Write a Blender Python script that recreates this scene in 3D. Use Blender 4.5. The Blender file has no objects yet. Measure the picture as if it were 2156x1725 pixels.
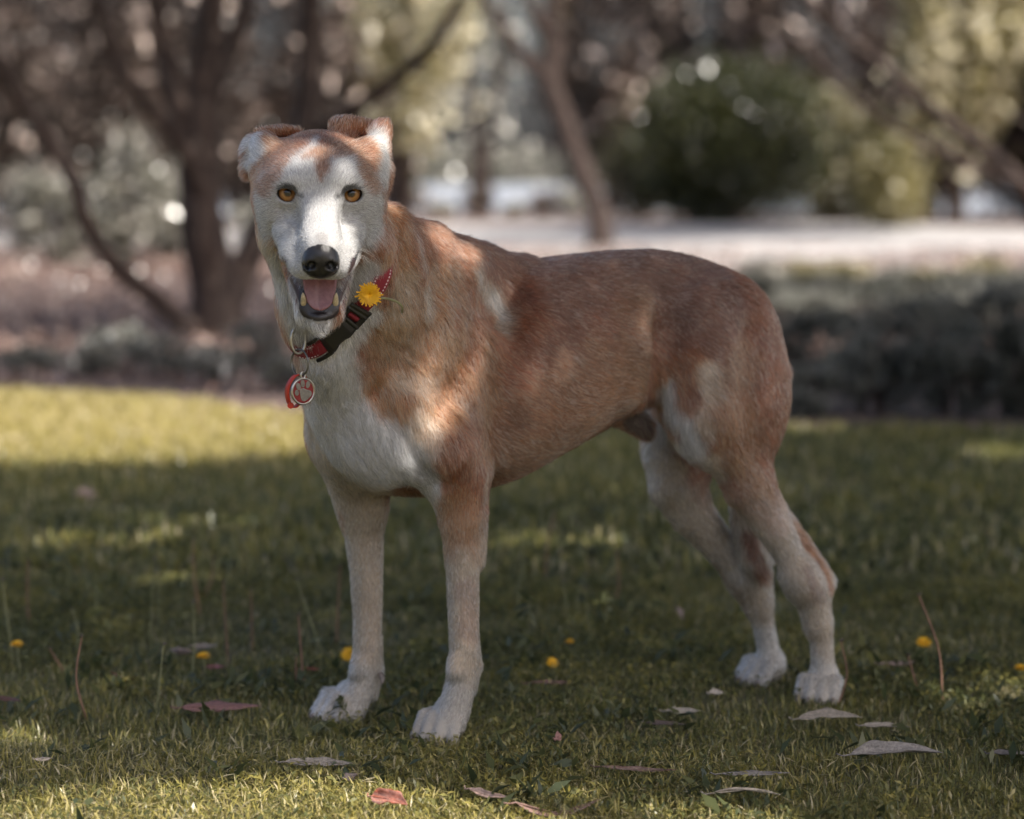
import bpy, bmesh, math, random
import numpy as np
from mathutils import Vector, Matrix, Euler
from mathutils.bvhtree import BVHTree

# ------------------------------------------------------------------ camera, light, exposure
scene = bpy.context.scene
C = scene.collection
R = math.radians
EYE_Z = 0.786            # camera height (crouching photographer)
TILT = math.atan((862.5 - 370.0) / 5090.6)
cam_data = bpy.data.cameras.new('camera')
cam_data.lens = 85.0
cam_data.sensor_width = 36.0
cam_data.sensor_fit = 'HORIZONTAL'
cam_data.clip_start = 0.05
cam_data.clip_end = 500.0
cam_data.dof.use_dof = True
cam_data.dof.focus_distance = 3.13
cam_data.dof.aperture_fstop = 2.7
cam_data.dof.aperture_blades = 0
cam = bpy.data.objects.new('camera', cam_data)
C.objects.link(cam)
cam.location = (0.0, 0.0, EYE_Z)
cam.rotation_euler = (R(90) - TILT, 0.0, 0.0)
scene.camera = cam

SUN_EL, SUN_AZ = R(56), R(38)      # azimuth: from +x (right) turned towards the camera side
SUN_DIR = Vector((math.cos(SUN_EL) * math.cos(SUN_AZ), -math.cos(SUN_EL) * math.sin(SUN_AZ), math.sin(SUN_EL)))  # towards the sun
world = bpy.data.worlds.new('World')
scene.world = world
world.use_nodes = True
wn = world.node_tree
sky = wn.nodes.new('ShaderNodeTexSky')
sky.sky_type = 'NISHITA'
sky.sun_disc = False
sky.sun_elevation = SUN_EL
sky.sun_rotation = math.atan2(SUN_DIR.x, SUN_DIR.y)
sky.altitude = 50
sky.air_density = 0.75
sky.dust_density = 6.0
sky.ozone_density = 0.6
bg = wn.nodes['Background']
bg.inputs['Strength'].default_value = 0.15
wn.links.new(sky.outputs['Color'], bg.inputs['Color'])
sun_data = bpy.data.lights.new('sun', 'SUN')
sun_data.energy = 4.7
sun_data.angle = R(0.53)
sun_data.color = (1.0, 0.94, 0.86)
sun = bpy.data.objects.new('sun', sun_data)
C.objects.link(sun)
sun.rotation_euler = SUN_DIR.to_track_quat('Z', 'Y').to_euler()
sun.location = (6, -6, 12)

scene.view_settings.view_transform = 'Standard'
scene.view_settings.look = 'None'
scene.view_settings.exposure = 0.9
scene.view_settings.gamma = 1.0
scene.view_settings.use_curve_mapping = False
scene.cycles.use_denoising = True
scene.cycles.use_adaptive_sampling = True
scene.cycles.adaptive_threshold = 0.02
scene.cycles.max_bounces = 8
scene.cycles.diffuse_bounces = 3
scene.cycles.glossy_bounces = 3
scene.cycles.transmission_bounces = 6
scene.cycles.transparent_max_bounces = 8
scene.cycles.caustics_reflective = False
scene.cycles.caustics_refractive = False
scene.cycles.sample_clamp_indirect = 6.0
scene.cycles_curves.shape = 'RIBBONS'

# ------------------------------------------------------------------ helpers
rng = np.random.default_rng(7)
FPX = 5090.6
def P(u, v, y):
    """World point at depth y for a sight line given on a 2156 x 1725 measuring sheet of the place."""
    cx, cy = u - 1078.0, 862.5 - v
    ct, st = math.cos(TILT), math.sin(TILT)
    d = np.array([cx, FPX * ct + cy * st, -FPX * st + cy * ct])
    return np.array([0, 0, EYE_Z]) + d * (y / d[1])
def G(u, v, z=0.0):
    """Ground point seen along that sight line."""
    cx, cy = u - 1078.0, 862.5 - v
    ct, st = math.cos(TILT), math.sin(TILT)
    d = np.array([cx, FPX * ct + cy * st, -FPX * st + cy * ct])
    return np.array([0, 0, EYE_Z]) + d * ((EYE_Z - z) / -d[2])
def link(o, parent=None):
    C.objects.link(o)
    if parent is not None:
        o.parent = parent
    return o
def tag(o, label=None, cat=None, group=None, kind=None):
    if label: o['label'] = label
    if cat: o['category'] = cat
    if group: o['group'] = group
    if kind: o['kind'] = kind
    return o
def mesh_obj(name, verts, faces, mat, parent=None, smooth=True):
    me = bpy.data.meshes.new(name)
    me.from_pydata([tuple(map(float, v)) for v in verts], [], [tuple(map(int, f)) for f in faces])
    me.update()
    if smooth:
        me.polygons.foreach_set('use_smooth', [True] * len(me.polygons))
    if mat: me.materials.append(mat)
    return link(bpy.data.objects.new(name, me), parent)
def fast_mesh(name, verts, faces, mat, parent=None, smooth=True):
    """verts (n,3) and faces (m,k) arrays of one face size."""
    verts = np.ascontiguousarray(verts, dtype=np.float32); faces = np.ascontiguousarray(faces, dtype=np.int32)
    me = bpy.data.meshes.new(name)
    m, k = faces.shape
    me.vertices.add(len(verts)); me.vertices.foreach_set('co', verts.ravel())
    me.loops.add(m * k); me.loops.foreach_set('vertex_index', faces.ravel())
    me.polygons.add(m); me.polygons.foreach_set('loop_start', np.arange(0, m * k, k, dtype=np.int32))
    me.update(calc_edges=True)
    if smooth:
        me.polygons.foreach_set('use_smooth', np.ones(m, dtype=bool))
    if mat: me.materials.append(mat)
    return link(bpy.data.objects.new(name, me), parent)
def empty(name, loc=(0, 0, 0), rz=0.0, parent=None):
    o = bpy.data.objects.new(name, None)
    o.empty_display_size = 0.1
    o.location = tuple(float(a) for a in loc); o.rotation_euler = (0, 0, rz)
    return link(o, parent)
def srgb(r, g, b):
    def f(c):
        c /= 255.0
        return c / 12.92 if c <= 0.04045 else ((c + 0.055) / 1.055) ** 2.4
    return np.array([f(r), f(g), f(b)])
class NT:
    """Small helper round a material's node tree."""
    def __init__(self, name):
        self.m = bpy.data.materials.new(name); self.m.use_nodes = True
        self.t = self.m.node_tree; self.b = self.t.nodes['Principled BSDF']
    def n(self, typ, **kw):
        nd = self.t.nodes.new(typ)
        for k, v in kw.items():
            if k in nd.inputs: nd.inputs[k].default_value = v
            else: setattr(nd, k, v)
        return nd
    def l(self, a, b): self.t.links.new(a, b)
    def set(self, **kw):
        for k, v in kw.items():
            k = k.replace('_', ' ')
            self.b.inputs[k].default_value = v
        return self
    def ramp(self, fac, stops, interp='LINEAR'):
        r = self.n('ShaderNodeValToRGB'); r.color_ramp.interpolation = interp
        e = r.color_ramp.elements
        while len(e) < len(stops): e.new(0.5)
        for el, (p, c) in zip(e, stops):
            el.position = p; el.color = (*c[:3], 1.0)
        self.l(fac, r.inputs['Fac'])
        return r.outputs['Color']
    def noise(self, scale, detail=4.0, rough=0.55, vec=None, coord='Object'):
        nz = self.n('ShaderNodeTexNoise'); nz.inputs['Scale'].default_value = scale
        nz.inputs['Detail'].default_value = detail; nz.inputs['Roughness'].default_value = rough
        if vec is None:
            vec = self.n('ShaderNodeTexCoord').outputs[coord]
        self.l(vec, nz.inputs['Vector'])
        return nz.outputs['Fac']
    def bump(self, height, strength=0.3, dist=0.01):
        b = self.n('ShaderNodeBump'); b.inputs['Strength'].default_value = strength; b.inputs['Distance'].default_value = dist
        self.l(height, b.inputs['Height']); self.l(b.outputs['Normal'], self.b.inputs['Normal'])
def plain(name, col, rough=0.6, spec=0.4, metal=0.0, noise=None):
    t = NT(name); t.set(Roughness=rough, Metallic=metal)
    t.b.inputs['Specular IOR Level'].default_value = spec
    col = np.array(col)
    if noise:
        f = t.noise(noise)
        t.l(t.ramp(f, [(0.3, col * 0.72), (0.7, np.minimum(col * 1.25, 1))]), t.b.inputs['Base Color'])
    else:
        t.b.inputs['Base Color'].default_value = (*col, 1)
    return t.m
def vnoise(p, scale, seed=0):
    """Smooth value noise in -1..1 at points p (n,3)."""
    q = np.asarray(p, dtype=np.float64) * scale + 100.0 + seed * 17.31
    i = np.floor(q).astype(np.int64); f = q - i; f = f * f * (3 - 2 * f)
    def h(a, b, c):
        n = (a * 73856093) ^ (b * 19349663) ^ (c * 83492791) ^ (seed * 2654435761)
        n = (n ^ (n >> 13)) * 1274126177 & 0x7fffffff
        return ((n ^ (n >> 16)) & 0xffff) / 32767.5 - 1.0
    out = 0
    for dx in (0, 1):
        wx = f[:, 0] if dx else 1 - f[:, 0]
        for dy in (0, 1):
            wy = f[:, 1] if dy else 1 - f[:, 1]
            for dz in (0, 1):
                wz = f[:, 2] if dz else 1 - f[:, 2]
                out = out + wx * wy * wz * h(i[:, 0] + dx, i[:, 1] + dy, i[:, 2] + dz)
    return out
def smooth01(x): 
    x = np.clip(x, 0, 1); return x * x * (3 - 2 * x)
def tube(path, radii, sides=8, closed_ends=True):
    """Tapered tube along a list of points: verts, quad faces."""
    path = np.asarray(path, float); n = len(path)
    radii = np.broadcast_to(np.asarray(radii, float), (n,))
    tang = np.gradient(path, axis=0); tang /= np.linalg.norm(tang, axis=1)[:, None] + 1e-12
    ref = np.array([0.31, 0.17, 0.93]); V = []
    a = np.cross(tang[0], ref); a /= np.linalg.norm(a)
    ang = np.linspace(0, 2 * math.pi, sides, endpoint=False)
    for k in range(n):
        a = a - tang[k] * np.dot(a, tang[k]); a /= np.linalg.norm(a)
        b = np.cross(tang[k], a)
        V.append(path[k] + radii[k] * (np.cos(ang)[:, None] * a + np.sin(ang)[:, None] * b))
    V = np.concatenate(V); F = []
    for k in range(n - 1):
        for s in range(sides):
            s2 = (s + 1) % sides
            F.append((k * sides + s, k * sides + s2, (k + 1) * sides + s2, (k + 1) * sides + s))
    return V, np.array(F)
def spline(pts, n):
    """Catmull-Rom through pts (k,d), n samples."""
    p = np.asarray(pts, float); k = len(p)
    t = np.linspace(0, k - 1, n); i = np.clip(t.astype(int), 0, k - 2); f = (t - i)[:, None]
    g = lambda j: p[np.clip(j, 0, k - 1)]
    p0, p1, p2, p3 = g(i - 1), g(i), g(i + 1), g(i + 2)
    return 0.5 * (2 * p1 + (p2 - p0) * f + (2 * p0 - 5 * p1 + 4 * p2 - p3) * f ** 2 + (3 * p1 - p0 - 3 * p2 + p3) * f ** 3)
# ------------------------------------------------------------------ ground, bed, path, water
def sheet_mesh(name, pts, z, mat, kind='structure', parent=None):
    return tag(mesh_obj(name, [(p[0], p[1], z) for p in pts], [tuple(range(len(pts)))], mat, parent, smooth=False), kind=kind)
t = NT('lawn_soil')
f1 = t.noise(9, 6, 0.65); f2 = t.noise(70, 4, 0.6)
mx = t.n('ShaderNodeMix', data_type='RGBA'); t.l(f2, mx.inputs['Factor'])
t.l(t.ramp(f1, [(0.3, (0.075, 0.072, 0.030)), (0.7, (0.15, 0.135, 0.058))]), mx.inputs['A']); t.l(t.ramp(f1, [(0.3, (0.12, 0.10, 0.055)), (0.7, (0.23, 0.195, 0.10))]), mx.inputs['B'])
t.l(mx.outputs['Result'], t.b.inputs['Base Color']); t.set(Roughness=0.95); t.bump(f2, 0.6, 0.02)
SOIL = t.m
t = NT('bark_mulch')
f1 = t.noise(2.2, 4, 0.6); vo = t.n('ShaderNodeTexVoronoi'); vo.inputs['Scale'].default_value = 38; t.l(t.n('ShaderNodeTexCoord').outputs['Object'], vo.inputs['Vector'])
hs = t.n('ShaderNodeSeparateColor'); t.l(vo.outputs['Color'], hs.inputs[0])
t.l(t.ramp(hs.outputs[0], [(0.0, (0.030, 0.020, 0.016)), (0.5, (0.075, 0.048, 0.038)), (0.8, (0.14, 0.092, 0.074)), (1.0, (0.24, 0.17, 0.14))]), t.b.inputs['Base Color'])
t.set(Roughness=0.9); t.bump(hs.outputs[1], 0.8, 0.03)
MULCH = t.m
t = NT('pale_concrete'); f1 = t.noise(1.3, 5, 0.6); f2 = t.noise(30, 3)
mx = t.n('ShaderNodeMix', data_type='RGBA'); mx.inputs['Factor'].default_value = 0.4
t.l(t.ramp(f1, [(0.35, (0.22, 0.21, 0.204)), (0.65, (0.33, 0.318, 0.31))]), mx.inputs['A']); t.l(t.ramp(f2, [(0.3, (0.20, 0.192, 0.186)), (0.7, (0.36, 0.348, 0.34))]), mx.inputs['B'])
t.l(mx.outputs['Result'], t.b.inputs['Base Color']); t.set(Roughness=0.85)
CONC = t.m
t = NT('lake_water'); t.b.inputs['Base Color'].default_value = (0.24, 0.25, 0.26, 1); t.set(Roughness=0.32); t.bump(t.noise(1.6, 5), 0.25, 0.4)
WATER = t.m
sheet_mesh('lawn', [(-300, -60), (300, -60), (300, 500), (-300, 500)], 0.0, SOIL)
gp = lambda u, v: tuple(G(u, v)[:2])
bed_front = [gp(-900, 800), gp(-200, 822), gp(300, 846), gp(660, 886), gp(1200, 900), gp(1650, 906), gp(2156, 914), gp(2900, 922)]
sheet_mesh('garden_bed', bed_front + [(40, 70), (-40, 70)], 0.004, MULCH)
path_near = [gp(-600, 522), gp(430, 528), gp(930, 548), gp(1300, 562), gp(1700, 577), gp(2300, 592), gp(2900, 600)]
path_far = [gp(2900, 500), gp(2300, 486), gp(1900, 474), gp(1500, 470), gp(1100, 471), gp(430, 484), gp(-600, 490)]
sheet_mesh('path', path_near + path_far, 0.008, CONC)
sheet_mesh('lake', [(-30, 48), (14, 48), (60, 220), (-60, 220)], 0.012, WATER)

# ------------------------------------------------------------------ leaves, crowns, bark
def leaf_mat(name, cols, trans=0.35, rough=0.32, spec=0.5, pale=None):
    t = NT(name)
    at = t.n('ShaderNodeAttribute', attribute_name='tint')
    stops = [(0.88 * i / (len(cols) - 1), c) for i, c in enumerate(cols)] + ([(0.97, pale)] if pale else [])  # last stop is a near-white painted glint colour
    rmp = t.ramp(at.outputs['Fac'], stops)
    t.l(rmp, t.b.inputs['Base Color']); t.set(Roughness=rough); t.b.inputs['Specular IOR Level'].default_value = spec
    tr = t.n('ShaderNodeBsdfTranslucent'); t.l(rmp, tr.inputs['Color'])
    ms = t.n('ShaderNodeMixShader'); ms.inputs['Fac'].default_value = trans
    t.l(t.b.outputs['BSDF'], ms.inputs[1]); t.l(tr.outputs['BSDF'], ms.inputs[2])
    t.l(ms.outputs['Shader'], t.t.nodes['Material Output'].inputs['Surface'])
    return t.m
def leaf_quads(cen, size, aspect, rg, up=0.35, droop=0.0):
    n = len(cen)
    ax_ = rg.normal(0, 1, (n, 3)); ax_[:, 2] -= droop; ax_ /= np.linalg.norm(ax_, axis=1)[:, None]
    nr = rg.normal(0, 1, (n, 3)); nr[:, 2] += up * 3
    sd = np.cross(ax_, nr); sd /= np.linalg.norm(sd, axis=1)[:, None] + 1e-9
    nr = np.cross(sd, ax_)
    L_ = size * rg.uniform(0.6, 1.3, n); W_ = L_ * aspect
    a = cen - ax_ * (L_ / 2)[:, None]; b = cen + sd * (W_ / 2)[:, None] + nr * (W_ * 0.15)[:, None]
    c = cen + ax_ * (L_ / 2)[:, None] - nr * (L_ * 0.08)[:, None]; d = cen - sd * (W_ / 2)[:, None] + nr * (W_ * 0.15)[:, None]
    V = np.stack([a, b, c, d], 1).reshape(-1, 3)
    return V, np.arange(4 * n).reshape(n, 4)
def foliage(name, cen, size, aspect, mat, parent, seed, up=0.35, droop=0.0, tint=None, off=None, pale=0.0):
    rg = np.random.default_rng(seed)
    glint = rg.random(len(cen)) < pale  # random larger leaves painted near-white, standing in for sun glints
    V, F = leaf_quads(cen, size * (1 + 0.9 * glint), aspect, rg, up, droop)
    o = fast_mesh(name, V - (0 if off is None else off), F, mat, parent, smooth=False)
    tn = rg.random(len(cen)) if tint is None else tint
    if pale > 0:
        tn = np.minimum(tn, 0.86); tn[glint] = 1.0
    at = o.data.attributes.new('tint', 'FLOAT', 'POINT'); at.data.foreach_set('value', np.repeat(np.clip(tn, 0, 1), 4).astype(np.float32))
    return o
def clumps(c, rad, n, rg, nclump=40, spread=0.22, shell=0.55):
    """Leaf centres in uneven clumps through an ellipsoid."""
    c = np.asarray(c, float); rad = np.asarray(rad, float)
    d = rg.normal(0, 1, (nclump, 3)); d /= np.linalg.norm(d, axis=1)[:, None]
    q = d * (shell + (1 - shell) * rg.random(nclump) ** 0.6)[:, None]
    w = rg.random(nclump) ** 1.5 + 0.15; k = rg.choice(nclump, n, p=w / w.sum())
    sp_ = spread * (0.6 + 0.9 * rg.random(nclump))
    p = q[k] + rg.normal(0, 1, (n, 3)) * sp_[k][:, None]
    tint = 0.5 + 0.25 * rg.normal(0, 1, nclump)[k] * 1.0 + rg.normal(0, 0.16, n)
    return c + p * rad, tint
t = NT('bark'); f1 = t.noise(5, 6, 0.7); 
mp = t.n('ShaderNodeMapping'); mp.inputs['Scale'].default_value = (14, 14, 1.6); t.l(t.n('ShaderNodeTexCoord').outputs['Object'], mp.inputs['Vector'])
f2 = t.noise(1.0, 5, 0.65, vec=mp.outputs['Vector'])
mx = t.n('ShaderNodeMix', data_type='RGBA'); t.l(f1, mx.inputs['Factor'])
t.l(t.ramp(f2, [(0.3, (0.011, 0.007, 0.0055)), (0.7, (0.040, 0.024, 0.018))]), mx.inputs['A']); t.l(t.ramp(f2, [(0.3, (0.017, 0.010, 0.008)), (0.7, (0.075, 0.046, 0.034))]), mx.inputs['B'])
t.l(mx.outputs['Result'], t.b.inputs['Base Color']); t.set(Roughness=0.85); t.bump(f2, 0.9, 0.04)
BARK = t.m
def limb(name, pts, rads, parent, off, n=22, sides=10, seed=0):
    sp_ = spline(pts, n); rr = spline(np.array(rads, float)[:, None], n)[:, 0]
    w = np.stack([vnoise(sp_, 1.7, seed + 1), vnoise(sp_, 1.7, seed + 2), vnoise(sp_, 1.7, seed + 3)], 1) * np.minimum(rr, 0.08)[:, None] * 0.5
    V, F = tube(sp_ + w - off, np.maximum(rr, 0.003), sides)
    V = V + vnoise(V + off, 9, seed + 5)[:, None] * 0.012 * np.sign(1)
    return mesh_obj(name, V, F, BARK, parent)
OLIVE = leaf_mat('olive_leaf', [(0.030, 0.036, 0.012), (0.075, 0.080, 0.026), (0.17, 0.165, 0.055)], 0.3, 0.22, 0.8)
GOLD = leaf_mat('yellow_green_leaf', [(0.075, 0.070, 0.024), (0.19, 0.172, 0.062), (0.36, 0.315, 0.14)], 0.45, 0.28, 0.9, (0.80, 0.74, 0.55))
TAUPE = leaf_mat('dry_taupe_leaf', [(0.011, 0.0075, 0.0055), (0.041, 0.028, 0.021), (0.14, 0.098, 0.076)], 0.22, 0.32, 0.45, (0.75, 0.62, 0.54))
SILVER = leaf_mat('silver_leaf', [(0.055, 0.060, 0.048), (0.125, 0.130, 0.108), (0.25, 0.25, 0.22)], 0.2, 0.5)
SAGE = leaf_mat('sage_leaf', [(0.06, 0.062, 0.045), (0.15, 0.148, 0.115), (0.34, 0.33, 0.28)], 0.3, 0.28, 0.9, (0.75, 0.72, 0.64))
CANOPY = leaf_mat('canopy_leaf', [(0.030, 0.034, 0.013), (0.06, 0.066, 0.024), (0.10, 0.105, 0.04)], 0.3, 0.4)

def U(*q): return [P(*a) for a in q]
# ---- multi-stemmed tree on the left
def tree(name, label, base, stems, crowns, mat, group=None):
    """stems: (points on the sheet with depth, radii); crowns: (centre, radii, leaves, leaf size, aspect)."""
    o = empty(name, base); off = np.array(o.location); tag(o, label, 'tree', group)
    for k, (pts, rads) in enumerate(stems):
        limb('trunk' if k == 0 else 'limb', pts, rads, o, off, seed=k * 7 + int(abs(off[0]) * 10))
    for k, (c, rd, n, sz, asp, sd) in enumerate(crowns):
        rg = np.random.default_rng(sd)
        p, tn = clumps(c, rd, n, rg)
        foliage('crown', p, sz, asp, mat, o, sd + 1, tint=tn, off=off)
    return o
b1 = G(440, 700)
tree('multi_stemmed_tree', "dark brown multi-stemmed tree behind the dog's head, one limb bending low to the left", b1,
     [(U((446, 706, 12.0), (440, 610, 12.0), (426, 480, 12.0), (422, 360, 12.05), (432, 230, 12.1), (446, 80, 12.2), (455, -120, 12.3), (480, -500, 12.6)), [0.150, 0.118, 0.108, 0.105, 0.085, 0.075, 0.065, 0.03]),
      (U((415, 690, 11.95), (377, 664, 11.9), (309, 607, 11.8), (238, 543, 11.7), (190, 476, 11.6), (172, 420, 11.6), (139, 357, 11.6), (71, 246, 11.6), (0, 131, 11.5), (-140, -30, 11.4)), [0.085, 0.060, 0.046, 0.042, 0.042, 0.040, 0.038, 0.036, 0.034, 0.02]),
      (U((428, 430, 12.0), (392, 335, 11.9), (340, 256, 11.8), (280, 185, 11.7), (232, 95, 11.7), (190, -60, 11.6)), [0.06, 0.046, 0.040, 0.036, 0.034, 0.025]),
      (U((420, 380, 12.05), (385, 250, 12.1), (350, 120, 12.2), (325, -60, 12.2)), [0.07, 0.062, 0.055, 0.04]),
      (U((470, 690, 12.1), (520, 560, 12.3), (590, 400, 12.5), (640, 250, 12.6), (652, 120, 12.7), (660, -80, 12.8)), [0.09, 0.075, 0.068, 0.064, 0.060, 0.05]),
      (U((640, 300, 12.6), (690, 268, 12.5), (742, 232, 12.4), (850, 148, 12.3), (906, 100, 12.2), (945, 40, 12.2), (1000, -60, 12.1)), [0.05, 0.042, 0.038, 0.033, 0.031, 0.028, 0.02]),
      (U((432, 230, 12.1), (470, 120, 12.3), (520, 20, 12.4), (560, -120, 12.5)), [0.05, 0.045, 0.04, 0.03])],
     [((-1.7, 12.3, 3.6), (2.6, 2.2, 1.0), 13000, 0.10, 0.34, 11), ((-3.6, 11.5, 3.3), (1.5, 1.4, 0.8), 5000, 0.10, 0.34, 12), ((0.4, 12.6, 3.7), (1.4, 1.4, 0.9), 6000, 0.10, 0.34, 13), ((-0.4, 15.2, 3.9), (2.4, 1.7, 0.8), 9000, 0.10, 0.34, 15), ((-0.4, 11.0, 3.3), (1.9, 1.0, 0.7), 9000, 0.08, 0.34, 14)], OLIVE)
# ---- forked tree beyond the dog's back
b2 = G(1265, 512)
tree('forked_tree', "slim forked tree with warm brown bark rising behind the dog's back", b2,
     [(U((1266, 515, 26.6), (1262, 480, 26.6), (1252, 427, 26.6), (1217, 342, 26.6), (1183, 256, 26.6), (1152, 170, 26.6), (1111, 128, 26.5), (1070, 68, 26.4), (1026, 0, 26.3), (960, -120, 26.2)), [0.17, 0.135, 0.125, 0.12, 0.115, 0.108, 0.085, 0.076, 0.068, 0.05]),
      (U((1156, 180, 26.6), (1158, 120, 26.6), (1162, 40, 26.6), (1172, -60, 26.6)), [0.12, 0.105, 0.095, 0.07]),
      (U((1160, 80, 26.6), (1125, 30, 26.5), (1090, -60, 26.5)), [0.07, 0.06, 0.045])],
     [((-0.6, 26.5, 4.6), (2.6, 2.2, 1.3), 6000, 0.12, 0.35, 21), ((1.2, 27.0, 4.9), (2.0, 1.8, 1.1), 4000, 0.12, 0.35, 22)], OLIVE)
# ---- leaning tree on the right, its low limbs crossing the picture
b3 = np.array([5.0, 15.4, 0.0])
tree('leaning_tree', 'dark leaning tree whose slanting limbs cross the upper right', b3,
     [([b3 + (0.1, 0, -0.05), b3 + (0.0, 0.1, 0.5), P(2330, 540, 15.8), P(2156, 392, 16), P(2099, 338, 16), P(2026, 280, 16), P(1953, 221, 16), P(1880, 159, 16), P(1807, 106, 16), P(1756, 62, 16), P(1690, -20, 16), P(1600, -160, 16)], [0.16, 0.13, 0.09, 0.056, 0.047, 0.042, 0.038, 0.035, 0.033, 0.031, 0.028, 0.018]),
      ([P(2156, 392, 16), P(2060, 352, 15.9), P(1953, 302, 15.9), P(1854, 246, 15.8), P(1800, 204, 15.8), P(1720, 130, 15.8), P(1640, 40, 15.7), P(1580, -60, 15.7)], [0.036, 0.030, 0.025, 0.022, 0.022, 0.020, 0.018, 0.014]),
      ([P(1756, 62, 16), P(1740, 0, 16), P(1735, -120, 16)], [0.05, 0.045, 0.03])],
     [((4.6, 14.0, 3.8), (2.6, 3.4, 1.2), 11000, 0.08, 0.34, 31), ((2.6, 13.0, 3.9), (2.0, 2.6, 1.0), 7000, 0.08, 0.34, 32)], OLIVE)

# ---- shrubs and thicket behind
def shrub(name, label, u, v_base, y, w_px, h_px, n, size, mat, seed, asp=0.38, dep=0.8, group=None, cat='shrub', stems=4, tint_shift=0.0, spread=0.2, nclump=46, zc=0.52, glint_f=None):
    """A shrub standing on the ground at (u, y), w_px wide and h_px high on the sheet."""
    x = (u - 1078) / FPX * y / math.cos(TILT) * math.cos(TILT)
    o = empty(name, (x, y, 0)); off = np.array(o.location); tag(o, label, cat, group)
    hw_, hh = w_px * y / FPX / 2, h_px * y / FPX
    rg = np.random.default_rng(seed)
    p, tn = clumps((x, y, hh * zc), (hw_ * 0.82, hw_ * dep * 0.82, hh * 0.46), n, rg, nclump, spread)
    ok = p[:, 2] > 0.01; p = p[ok]; tn = tn[ok] + tint_shift
    foliage('foliage', p, size, asp, mat, o, seed + 1, tint=tn, off=off, pale=glint_f if glint_f is not None else {TAUPE: 0.022, GOLD: 0.07, SAGE: 0.05}.get(mat, 0.0))  # share of leaves painted as glints, by material
    for k in range(stems):
        a = rg.uniform(0, 6.28); r_ = hw_ * rg.uniform(0.15, 0.6)
        e = np.array([x + math.cos(a) * r_, y + math.sin(a) * r_ * dep, hh * rg.uniform(0.5, 0.85)])
        m_ = np.array([x + math.cos(a) * r_ * 0.35, y + math.sin(a) * r_ * dep * 0.35, hh * 0.3])
        limb('stem', [np.array([x + 0.05 * math.cos(a), y + 0.05 * math.sin(a), -0.03]), m_, e], [0.022 * max(hh, 0.5), 0.016 * max(hh, 0.5), 0.006], o, off, n=8, sides=6, seed=seed + k)
    return o
shrub('evergreen_bush', 'large rounded dark green bush beyond the pale path', 1530, 472, 39.5, 430, 310, 30000, 0.15, OLIVE, 101, dep=0.8, tint_shift=-0.38, nclump=120)
shrub('golden_bush', 'small bright yellow-green bush catching the sun beside the dark bush', 1872, 478, 36.5, 175, 185, 7000, 0.11, GOLD, 102, tint_shift=0.2, glint_f=0.02)
shrub('yellow_bush', 'yellow-green bush half hidden behind the slanting limb', 1760, 440, 43, 230, 260, 5000, 0.14, GOLD, 103, tint_shift=-0.15)
shrub('rusty_thicket', 'pinkish brown dry thicket left of the dark green bush', 1330, 470, 43, 170, 330, 5000, 0.16, TAUPE, 104, tint_shift=0.12)
TH = [  # tall background thicket and trees, from left to right
    (-60, 470, 30, 420, 560, TAUPE, -0.28), (150, 480, 33, 420, 640, TAUPE, -0.28), (330, 480, 36, 400, 640, TAUPE, -0.24), (560, 478, 40, 380, 620, TAUPE, -0.1),
    (760, 440, 62, 300, 420, TAUPE, 0.0), (1290, 440, 60, 330, 620, TAUPE, 0.0), (1480, 440, 56, 420, 640, TAUPE, -0.12), (1720, 450, 54, 420, 620, TAUPE, -0.1), (1960, 460, 47, 420, 560, TAUPE, 0.02), (2160, 470, 42, 380, 620, TAUPE, -0.1), (2360, 470, 40, 380, 620, TAUPE, 0.0)]
WHO = ['at the far left edge', 'behind the low bending limb', 'behind the dark trunk', "behind the dog's head", "left of the water", "right of the forked tree", 'above the dark green bush', 'above the small golden bush', 'behind the slanting limbs', 'at the far right edge', 'beyond the right edge']
for k, (u, vb, y, w, h, mt, ts) in enumerate(TH):
    shrub('tall_thicket', f'tall taupe brown thicket of dry foliage {WHO[k]}', u, vb, y, w * 1.15, h, 13000, 0.0040 * y, mt, 120 + k, tint_shift=ts, cat='thicket', group='tall thickets closing the view', stems=6, nclump=110, spread=0.17)
shrub('sunlit_tree', "sunlit yellow-green tree above the dog's head, against the sky", 850, 440, 46, 400, 640, 6500, 0.2, GOLD, 150, cat='tree', tint_shift=0.05, spread=0.17, glint_f=0.2, stems=4, zc=0.74)
shrub('sunlit_tree', 'sunlit cream and yellow tree behind the slanting limbs, top right', 2010, 460, 40, 360, 640, 5500, 0.2, GOLD, 151, cat='tree', tint_shift=0.2, spread=0.17, glint_f=0.2, stems=4, zc=0.72)
shrub('sunlit_tree', "pale sunlit tree above the water, left of the forked tree", 1010, 440, 58, 330, 700, 5000, 0.22, SAGE, 152, cat='tree', tint_shift=0.1, glint_f=0.15, spread=0.16, stems=4, zc=0.76)
b4 = np.array([9.6, 31.0, 0.0])
tree('path_side_tree', 'broad tree beside the path beyond the right edge, its shadow lying across the pale paving', b4,
     [([b4 + (0, 0, -0.05), b4 + (-0.1, 0.1, 1.6), b4 + (-0.4, 0.4, 3.2), b4 + (-1.2, 0.8, 4.4)], [0.2, 0.17, 0.14, 0.06]),
      ([b4 + (-0.3, 0.3, 2.8), b4 + (-1.6, 0.2, 3.8), b4 + (-2.8, -0.6, 4.4)], [0.1, 0.07, 0.03]), ([b4 + (-0.3, 0.3, 3.0), b4 + (-0.9, 2.0, 4.0), b4 + (-1.2, 3.6, 4.6)], [0.1, 0.07, 0.03])],
     [((4.2, 32.0, 4.9), (1.9, 4.6, 0.8), 14000, 0.20, 0.42, 41), ((6.3, 32.6, 4.9), (1.5, 3.6, 0.8), 9000, 0.20, 0.42, 42)], OLIVE)
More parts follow.
